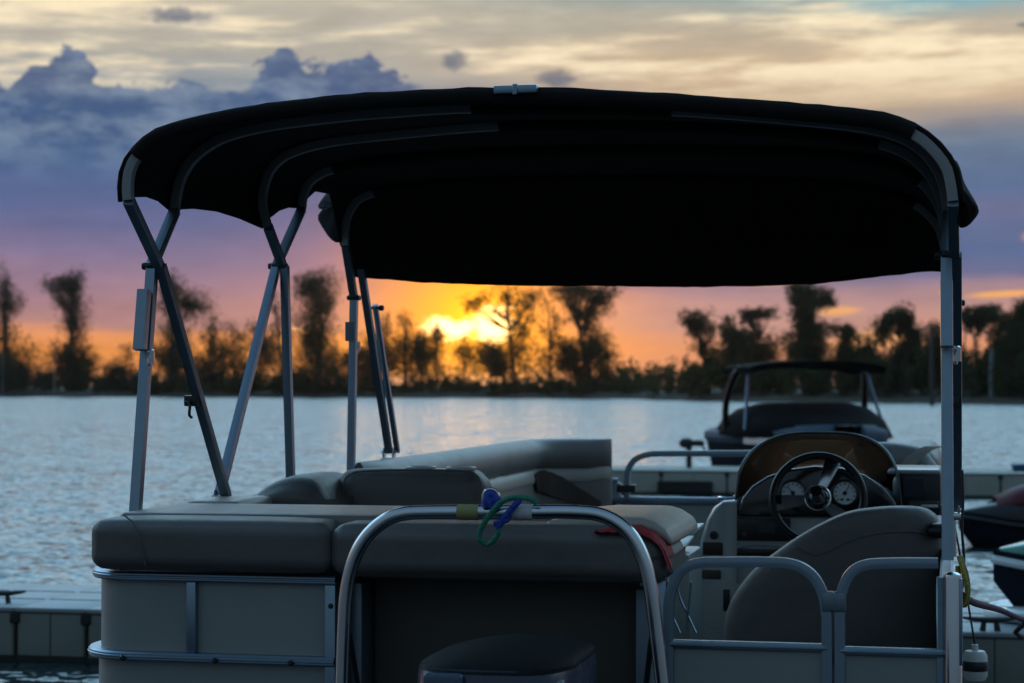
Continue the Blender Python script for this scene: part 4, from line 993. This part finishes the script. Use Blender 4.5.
# intermediate sections, hem cut back between the bows
def lerpst(a, b_, t): return (a[0] + (b_[0] - a[0]) * t, [p.lerp(q, t) for p, q in zip(a[1], b_[1])])
full = []
for i in range(len(ST) - 1):
    for t in ([0, .25, .5, .75] if i < 4 else [0, .2, .4, .6, .8]):
        Y, P = lerpst(ST[i], ST[i + 1], t)
        if i == 4:   # front flap falls away in a curve
            f = ST[5][1]; k = t ** 1.6
            P = [Vector((p.x, p.y, a.z + (c_.z - a.z) * k)) for p, a, c_ in zip(P, ST[4][1], f)]
        if 0 < t < 1 and i < 4:
            sag = (.022 if i == 3 else .012) * math.sin(math.pi * t)
            if i == 3: P = cut(P, .035 * math.sin(math.pi * t) ** .8 * 1.6, 1 - .035 * math.sin(math.pi * t) ** .8)
            else: P = cut(P, .012 * math.sin(math.pi * t), 1 - .012 * math.sin(math.pi * t))
            P = [Vector((p.x, p.y, p.z - sag * (.4 + .6 * math.sin(math.pi * j / 63)))) for j, p in enumerate(P)]
        full.append((Y, P))
full.append(ST[5])
rows = []
for i, (Y, P) in enumerate(full):
    rows.append([p + Vector((0, 0, .004 * mnoise.noise((p.x * 6, p.y * 6, 3.1)) + (.004 * mnoise.noise((p.x * 14, i * .9, 7)) if i in (0, len(full) - 1) else 0))) for p in P])
can = MB().shell(rows, .004).build('bimini_canopy', 'canvas', B, angle=180)
# hem at the rear and front edges
MB().tube([p + Vector((0, -.004, -.004)) for p in rows[0]], .008, 8).build('rear_hem', 'canvas', can, angle=180)
MB().tube([p + Vector((0, .0, .002)) for p in rows[-1]], .007, 8).build('front_hem', 'canvas', can, angle=180)
q = at(516, 90.5, Y=5.43)
b = MB().box((q.x - .062, 5.415, q.z - .010), (q.x + .062, 5.45, q.z + .014), .004, 2); b.box((q.x - .008, 5.411, q.z - .014), (q.x + .008, 5.416, q.z + .016), .002, 1); b.build('canopy_buckle', 'alu', can)
q = at(607, 139, Y=6.75); MB().box((q.x - .05, 6.72, q.z - .012), (q.x + .05, 6.725, q.z + .004), .001, 1).build('canopy_label', 'canvas_grey', can)
def inset(P, d):                  # pull a bow inwards under the cloth
    c_ = sum(P, Vector()) / len(P); out = []
    for i, p in enumerate(P):
        t = (P[min(i + 1, len(P) - 1)] - P[max(i - 1, 0)]).normalized(); nm = Vector((-t.z, 0, t.x))
        if nm.dot(c_ - p) < 0: nm = -nm
        out.append(p + nm * d)
    return out
def bow(i, sl0, sl1):
    Y, P = ST[i]; Q = inset(resample(P, 90), .024); Q = [Vector((p.x, Y, p.z)) for p in Q]
    bw = MB().tube(Q, .0145, sq=1, ref=(0, 1, 0)).build('bimini_bow', 'bow_alu', can)
    L = inset(resample(P, 90), .020); L = [Vector((p.x, Y, p.z)) for p in L]
    j0 = min(range(90), key=lambda k: abs(L[k].x - pX(sl0, Y))); j1 = min(range(90), key=lambda k: abs(L[k].x - pX(sl1, Y)))
    MB().tube(L[j0:j1 + 1], .024, 10).build('bow_sleeve', 'canvas', can)
    return Q
Q1 = bow(0, 134, 918); Q2 = bow(1, 470, 672); Q3 = bow(2, 495, 880); Q4 = bow(3, 330, 920); Q5 = bow(4, 372, 915)
# legs
def leg(name, a, b_, r=.016, m='alu', sqx=1):
    o = MB().tube([a, b_], r, sq=1, ref=(0, 1, 0) if abs((b_ - a).normalized().y) < .8 else (1, 0, 0)).build(name, m, B); return o
def knob(par, p, d):
    b = MB().tube([p - Vector((d * .028, 0, 0)), p + Vector((d * .032, 0, 0))], .006, 8); b.lathe([(.0001, -.012), (.011, -.01), (.013, 0), (.011, .01), (.0001, .012)], p + Vector((d * .034, 0, 0)), 'X', 12)
    b.build('pivot_knob', 'black', par)
def side(X, sg):
    """port side measured in the photograph; starboard is its mirror"""
    def P(x, y, dx=0):
        q = at(x, y, X=XP); return Vector((X + sg * dx, q.y, q.z))
    def fold(p): return Vector((X + sg * .0, p.y, p.z))
    J1, J2, J3 = P(156, 266), P(280, 266), P(354, 298)
    M1, M2 = P(222, 496), P(389, 452)
    def endp(Q):       # lower end of the bow on this side
        return Q[0] if X < -1 else Q[-1]
    up = []
    for J, Q, dx in ((J1, Q1, .010), (J1, Q2, -.014), (J2, Q3, .010), (J2, Q4, -.014), (J3, Q5, .0)):
        e = endp(Q); j = Vector((J.x - sg * dx, J.y, J.z)); l = leg('bimini_upper_arm', j, Vector((e.x, e.y, e.z)), .0155, 'alu_dull'); up.append(l)
    A = leg('bimini_leg', P(137, 545, .012), J1 + Vector((-sg * -.012, 0, 0)), .0165)
    sl = P(148, 290, .012); el = P(143.5, 350, .012)
    MB().tube([sl, el], .0182 if X < -1 else .0175, sq=1, ref=(0, 1, 0)).build('leg_sleeve', 'alu', A)
    b = MB().lathe([(.012, -.02), (.012, .02), (.006, .024)], P(146, 357, .012) + Vector((sg * -.028, 0, 0)), 'Z', 10); b.tube([P(145, 352, -.012), P(146, 366, -.012)], .006, 8); b.build('latch_pin', 'steel', A)
    Cc = leg('bimini_brace', M1 + Vector((-sg * .016, 0, 0)), J1 + Vector((-sg * .016, 0, 0)), .0155, 'alu_dull')
    hk = P(193, 402, .0); b = MB().tube(spline([hk + Vector((-sg * -.02, -.02, 0)), hk + Vector((0, -.028, -.005)), hk + Vector((0, -.032, -.04)), hk + Vector((0, -.012, -.05))], 4), .005, 8)
    b.tube([hk + Vector((-.024, -.0, .004)), hk + Vector((.024, .0, .004))], .018, sq=1); b.build('hook_clip', 'black', Cc)
    Dd = leg('bimini_brace', M1 + Vector((sg * .014, .01, 0)), J2 + Vector((sg * .014, 0, 0)), .0155)
    Ee = leg('bimini_leg', P(288, 510, -.014), J2 + Vector((-sg * .018, 0, 0)), .0155)
    Ff = leg('bimini_leg', P(353, 490, .01), J3 + Vector((0, 0, 0)), .0160)
    MB().tube([P(353.5, 322, .01), P(353.5, 341, .01)], .0215, sq=1, ref=(0, 1, 0)).build('leg_sleeve', 'alu_dull', Ff)
    MB().tube([P(355.5, 342, -.014), P(355.5, 350, -.014)], .007, 8).build('latch_pin', 'steel', Ff)
    Gg = leg('bimini_brace', M2, P(361, 268, -.0), .0155, 'alu_dull')
    g2 = leg('bimini_brace', M2 + Vector((-sg * .03, .03, 0)), P(371, 305, -.018), .0115); knob(g2, P(371, 308, -.012), -sg)
    for J, o_ in ((J1, A), (J2, Dd), (J3, Ff)):
        b = MB().box((J.x - .028, J.y - .022, J.z - .010), (J.x + .028, J.y + .022, J.z + .012), .008, 2); b.build('pivot_collar', 'black', o_)
    knob(A, J1 + Vector((0, 0, .0)), sg); knob(Dd, J2, sg)
    for Mm, o_ in ((M1, Cc), (M2, Gg)):
        b = MB().box((Mm.x - .03, Mm.y - .035, Mm.z - .045), (Mm.x + .03, Mm.y + .035, Mm.z - .022), .006, 2); b.box((Mm.x - .026, Mm.y - .02, Mm.z - .03), (Mm.x - .018, Mm.y + .02, Mm.z + .02), .003, 1); b.box((Mm.x + .018, Mm.y - .02, Mm.z - .03), (Mm.x + .026, Mm.y + .02, Mm.z + .02), .003, 1)
        b.tube([Mm - Vector((.034, 0, 0)), Mm + Vector((.034, 0, 0))], .007, 8)
        b.tube([Vector((Mm.x, Mm.y, Mm.z - .03)), Vector((X, Mm.y, zt))], .014, 10); b.build('deck_hinge', 'steel', o_)
side(XP, -1)
side(.004, -1)
# cloth bunched up outside the front corner (port, its grey carries skylight) and the rear corner (starboard)
def bunch(name, outline, Y, depth, m, seed, parent):
    base = resample(spline([at(x, y, Y=Y) for x, y in outline], 5, True), 40); cen = sum(base, Vector()) / len(base); rows = []
    for k, sc2 in enumerate((.10, .55, .85, .97, 1.0, .97, .85, .55, .10)):
        d = (k - 4) / 4; row = []
        for j, p in enumerate(base):
            q = cen + (p - cen) * sc2; f = mnoise.noise((p.x * 22 + p.z * 30, d * 1.2, seed))
            row.append(Vector((q.x, Y + d * depth * (1 + .0 * f) + f * .02, q.z)) + (p - cen) * (.10 * f * (1 if .5 < sc2 < 1 else 0)))
        rows.append(row)
    return MB().loft(rows, ring=True, caps=True).build(name, m, parent, angle=70)
bunch('canopy_flap', [(350, 182), (366, 174), (362, 190), (353, 212), (345, 238), (338, 243), (330, 238), (321, 225), (318, 217), (324, 208), (318, 209), (322, 200), (335, 186)], 7.86, .07, 'canvas_grey', 1.5, can)
bunch('gathered_cloth', [(954, 160), (960, 168), (964, 182), (970, 193), (976, 203), (979, 212), (973, 221), (966, 227), (959, 227), (955, 210), (953, 185)], 5.56, .10, 'canvas', 4.2, can)
# ================================================================== covered speedboat behind the far dock
def frame(px, D, yaw):
    g = ground_at(px, D); mt = Matrix.Rotation(YAW + yaw, 3, 'Z')
    return g, (lambda u, v, z: g + mt @ Vector((u, v, 0)) + Vector((0, 0, z)))
g, L = frame(806, 37.6, rad(6))
sp = thing('speedboat', g, 'dark covered speedboat with a tower top, moored behind the far dock', 'boat')
stn = [(-3.05, .04, .62, 1.10), (-2.9, .30, .40, 1.10), (-2.5, .72, .12, 1.08), (-1.9, 1.02, -.10, 1.05), (-1.0, 1.26, -.25, 1.02), (.3, 1.36, -.3, .98), (1.8, 1.40, -.3, .96), (3.0, 1.34, -.3, .95)]
def ringh(v, w, zk, zs): 
    half = [(0, zk), (w * .45, zk + .10), (w * .80, zk + .26), (w * .88, zk + .40), (w * .97, zs - .26)]
    return [L(u, v, z) for u, z in half] + [L(-u, v, z) for u, z in half[:0:-1]]
MB().loft([ringh(*s_) for s_ in stn], ring=True, caps=True).build('hull', 'dark_hull', sp)
b = MB()
for sg in (1, -1):
    b.loft([[L(sg * w * .975, v, zs - .262), L(sg * (w * 1.0 + .02), v, zs - .16), L(sg * (w * .985 + .01), v, zs - .06), L(sg * w * .80, v, zs + .03), L(sg * w * .78, v, zs - .26)] for v, w, zk, zs in stn[1:]], ring=True, caps=True)
b.loft([[L(u * w, v, zs + .025 - .02 * abs(u)) for u in (-.82, -.4, 0, .4, .82)] for v, w, zk, zs in stn[:4]])
b.build('sheer_band', 'hull_grey', sp)
MB().shell([[L(u, v - .03, z) for z in (.74, .80, .86)] for u, v in ((-1.37, -.7), (-1.33, -1.0), (-1.2, -1.55), (-1.08, -1.95))], -.05).build('hull_stripe', 'hull_white', sp)
rows = []
for v, w, h in ((-2.75, .40, .06), (-2.4, .66, .16), (-1.8, 1.04, .28), (-1.1, 1.28, .40), (-.45, 1.35, .50), (.1, 1.36, .53), (1.2, 1.34, .46), (2.4, 1.2, .30), (2.9, 1.1, .12)):
    row = []
    for k in range(17):
        t = -1 + k / 8; row.append(L(w * 1.06 * t, v, .86 + .10 * (1 - abs(t) ** 10) + h * (1 - abs(t) ** 7) + .015 * mnoise.noise((t * 4, v * 3, 2))))
    rows.append(row)
MB().shell(rows, .02).build('boat_cover', 'cover', sp, angle=180)
b = MB()
rows = [[L(u, v, 2.15 + .17 * (1 - (u / 1.3) ** 2) ** .5 * .8 - .02 * abs(v - .2)) for u in [-1.29 + 2.58 * k / 16 for k in range(17)]] for v in (-.9, -.3, .4, 1.0, 1.5)]
b.shell(rows, .12).build('tower_top', 'cover', sp, angle=60)
for sg in (1, -1):
    MB().tube(spline([L(sg * 1.36, .9, .95), L(sg * 1.36, .8, 1.5), L(sg * 1.27, .45, 2.0), L(sg * 1.18, .2, 2.16)], 6), .065, 10).build('tower_leg', 'black', sp)
    MB().tube(spline([L(sg * 1.33, -.7, .98), L(sg * 1.22, -.35, 1.55), L(sg * 1.12, -.1, 2.14)], 6), .032, 10).build('tower_leg', 'hull_blue', sp)
MB().tube([L(-1.2, .3, 2.15), L(-.6, .3, 2.22), L(.6, .3, 2.22), L(1.2, .3, 2.15)], .04, 10).build('tower_crossbar', 'black', sp)

# ================================================================== personal watercraft
def frame_world(x, y, ang):
    g = Vector((x, y, 0)); mt = Matrix.Rotation(ang, 3, 'Z')
    return g, (lambda u, v, z: g + mt @ Vector((u, v, 0)) + Vector((0, 0, z)))
def watercraft(name, label, px, D, yaw, z0, top, low, seatm, cover=None, bars=True, trim=None):
    g, L = frame(px, D, yaw) if D > 20 else frame_world(px, D, yaw); g.z = z0
    root = thing(name, g, label, 'jet ski', None)
    def P(x, y, z): return L(x, y, z0 + z)          # x forwards
    S_ = [(-1.5, .50, .02, .40), (-1.0, .58, -.08, .42), (-.2, .60, -.12, .44), (.6, .55, -.10, .48), (1.1, .40, 0, .53), (1.45, .20, .18, .58), (1.62, .05, .40, .60)]
    def ring(x, w, k, s_):
        h = [(0, k), (w * .6, k + .10), (w * .92, k + .22), (w, s_ - .08), (w * .97, s_)]
        return [P(x, y, z) for y, z in h] + [P(x, -y, z) for y, z in h[:0:-1]]
    MB().loft([ring(*q) for q in S_], ring=True, caps=True).build('hull', low, root)
    b = MB()
    for sg in (1, -1): b.tube([P(x, sg * (w + .005), s_ - .06) for x, w, k, s_ in S_], .028, 8)
    b.build('rub_rail', trim or 'black', root)
    def dome(st, m, nm, par=root, e=2.4, pw=.7, n=15):
        rows = []
        for x, w, zb_, zt_ in st:
            row = []
            for k in range(n):
                a = math.pi * k / (n - 1); row.append(P(x, w * math.copysign(abs(math.cos(a)) ** pw, math.cos(a)), zb_ + (zt_ - zb_) * abs(math.sin(a)) ** pw))
            rows.append(row)
        return MB().loft(rows, caps=False, ring=True).build(nm, m, par, angle=55)
    dome([(.05, .20, .44, .86), (.25, .32, .44, .93), (.5, .38, .46, .90), (.85, .38, .48, .80), (1.15, .31, .5, .72), (1.4, .18, .54, .66), (1.58, .05, .58, .61)], top, 'bonnet')
    dome([(.62, .30, .70, .885), (.85, .27, .7, .83), (1.1, .2, .66, .755), (1.3, .1, .62, .69)], trim or low, 'bonnet_panel')
    dome([(-1.45, .20, .38, .66), (-1.3, .26, .38, .76), (-.9, .25, .4, .78), (-.6, .22, .4, .74), (-.3, .20, .4, .73), (0, .18, .42, .78), (.1, .14, .42, .74)], seatm, 'seat')
    dome([(-1.5, .48, .36, .46), (-1.2, .55, .36, .47), (-.2, .57, .38, .47), (.4, .53, .4, .50), (.9, .45, .46, .54)], top, 'deck', pw=.35)
    if bars:
        h = MB().tube([P(.28, 0, .88), P(.18, 0, 1.02)], [.06, .045], 10).build('steering_column', 'black', root)
        b = MB().tube(spline([P(.10, -.36, 1.03), P(.15, -.2, 1.06), P(.19, 0, 1.05), P(.15, .2, 1.06), P(.10, .36, 1.03)], 5), .016, 8)
        b.tube([P(.10, -.37, 1.03), P(.13, -.24, 1.055)], .022, 8); b.tube([P(.10, .37, 1.03), P(.13, .24, 1.055)], .022, 8); b.build('handlebar', 'black', root)
        for sg in (1, -1):
            q = P(.62, sg * .40, .90); MB().cushion((q.x - .06, q.y - .06, q.z - .045), (q.x + .06, q.y + .06, q.z + .045), .04, .005, n=6).build('mirror', low, root)
    if cover:
        b = MB(); rows = []
        for x, w, zb_, zt_ in ((-1.5, .36, .42, .70), (-1.2, .44, .40, .86), (-.6, .46, .42, .84), (-.1, .46, .44, .90), (.1, .44, .62, 1.04), (.35, .42, .66, 1.02), (.7, .38, .68, .95), (1.0, .30, .66, .86), (1.22, .20, .64, .76)):
            row = []
            for k in range(19):
                a = math.pi * k / 18; f = 1 + .05 * mnoise.noise((x * 4, k * .9, 3))
                row.append(P(x, w * f * math.copysign(abs(math.cos(a)) ** .75, math.cos(a)), zb_ + (zt_ - zb_) * abs(math.sin(a)) ** .75 * f))
            rows.append(row)
        b.shell(rows, .012).build('cover', cover, root, angle=180)
    return root
watercraft('jet_ski', 'dark jet ski under a dark red cover, on the water beyond the right pole', 1104, 22.3, rad(176), -.10, 'black', 'dark_hull', 'black', cover='darkred')
watercraft('jet_ski', 'green and white jet ski on a white float, cut by the right edge', 1.88, 12.85, rad(180), .09, 'hull_green', 'dark_hull', 'black', trim='hull_white')
# its float
g, L = frame_world(2.02, 12.85, rad(180))
fl = thing('drive_on_float', g, 'white plastic drive on float under the green jet ski', 'float')
sec = []
for x, w, zb_, zt_ in ((-1.9, .60, -.12, .40), (-1.85, .66, -.16, .44), (0, .68, -.16, .44), (1.0, .66, -.14, .44), (1.3, .60, -.10, .45), (1.48, .50, .05, .45), (1.50, .49, .36, .45), (1.72, .32, .36, .44), (1.82, .12, .362, .41)):
    sec.append([L(x, w * c_, zb_ + (zt_ - zb_) * k_) for c_, k_ in ((-.9, 0), (-1, .3), (-1, .75), (-.88, 1), (-.45, 1), (-.3, .72), (.3, .72), (.45, 1), (.88, 1), (1, .75), (1, .3), (.9, 0))])
MB().loft(sec, ring=True, caps=True).build('float_body', 'hull_white', fl)
q = L(1.50, .36, .44); MB().tube(spline([q, q + Vector((.02, -.02, .10)), q + Vector((.10, -.03, .13)), q + Vector((.16, -.02, .02))], 5), .018, 8).build('tie_loop', 'yellow_rope', fl)

# ================================================================== lines and fender on the starboard quarter
def rope(name, label, pts, r, m, cat='rope'):
    return tag(MB().tube(spline(pts, 6), r, 8).build(name, m), label, cat)
YR = 5.52
b = MB()
for k in range(4):
    d = .006 * k
    b.tube(spline([at(958 + k, 556, Y=YR + d), at(964 + k, 575, Y=YR - .01 + d), at(967 + k * .6, 592, Y=YR + d), at(962 + k, 606, Y=YR + .01 + d), at(958 + k * .5, 590, Y=YR + .03 + d), at(957 + k, 566, Y=YR + .03)], 6), .005, 8, 0 if k != 2 else 1)
tag(b.build('coiled_line', ['yellow_rope', 'black']), 'yellow and black line coiled outside the right stern corner post', 'rope')
c0 = at(990, 628, Z=.40)
rope('mooring_line', 'maroon mooring line slanting from the stern corner post out over the right dock', [at(960, 594, Y=5.5), at(975, 603, Y=6.0), at(1000, 610, Y=7.2), at(1024, 620, Y=8.4), at(1080, 640, Y=10.5), Vector((3.6, 12.6, .40))], .011, 'maroon_rope')
f0 = at(975, 650, Y=7.6); f1 = at(975, 681, Y=7.6)
fd = thing('boat_fender', f1, 'stubby white fender with a dark middle band hanging by the right dock', 'fender')
cx, cy = f0.x + .0, f0.y; hgt = f0.z - f1.z; r_ = .045
MB().lathe([(.001, f1.z), (r_ * .8, f1.z + .004), (r_, f1.z + .02), (r_, f0.z - .02), (r_ * .8, f0.z - .003), (.012, f0.z), (.012, f0.z + .02), (.001, f0.z + .022)], (cx, cy, 0), 'Z', 20).build('fender_body', 'white', fd)
MB().lathe([(r_ + .0005, f1.z + hgt * .34), (r_ + .003, f1.z + hgt * .38), (r_ + .003, f1.z + hgt * .62), (r_ + .0005, f1.z + hgt * .66)], (cx, cy, 0), 'Z', 20).build('fender_band', 'black', fd)
rope('fender_line', 'thin dark line holding the white fender to the boat rail', [Vector((XR + .03, cy, zt)), Vector((XR + .05, cy, zt - .12)), Vector((cx, cy, f0.z + .02))], .004, 'black')
# dark line running up the rear corner pole
rope('hanging_cord', 'thin dark cord hanging down along the right rear bimini pole', [at(962, 470, Y=5.62), at(963, 500, Y=5.62), at(962, 530, Y=5.62), at(964, 560, Y=5.62), at(962, 590, Y=5.60)], .004, 'black', 'cord')

# ================================================================== thin haze, added to spread a glow around the sun
hz = MB().box((-9500, -3500, -1.2), (9500, 12500, 30)).build('haze', 'water', rec=True)
hm = bpy.data.materials.new('sun_bloom_haze'); hm.use_nodes = True; t = hm.node_tree; t.nodes.clear()
pv = t.nodes.new('ShaderNodeVolumePrincipled'); pv.inputs['Color'].default_value = (.95, .93, .92, 1); pv.inputs['Density'].default_value = .00008; pv.inputs['Anisotropy'].default_value = .9
o_ = t.nodes.new('ShaderNodeOutputMaterial'); t.links.new(pv.outputs[0], o_.inputs['Volume'])
hz.data.materials[0] = hm; tag(hz, 'thin haze added for the glow around the sun', kind='stuff')
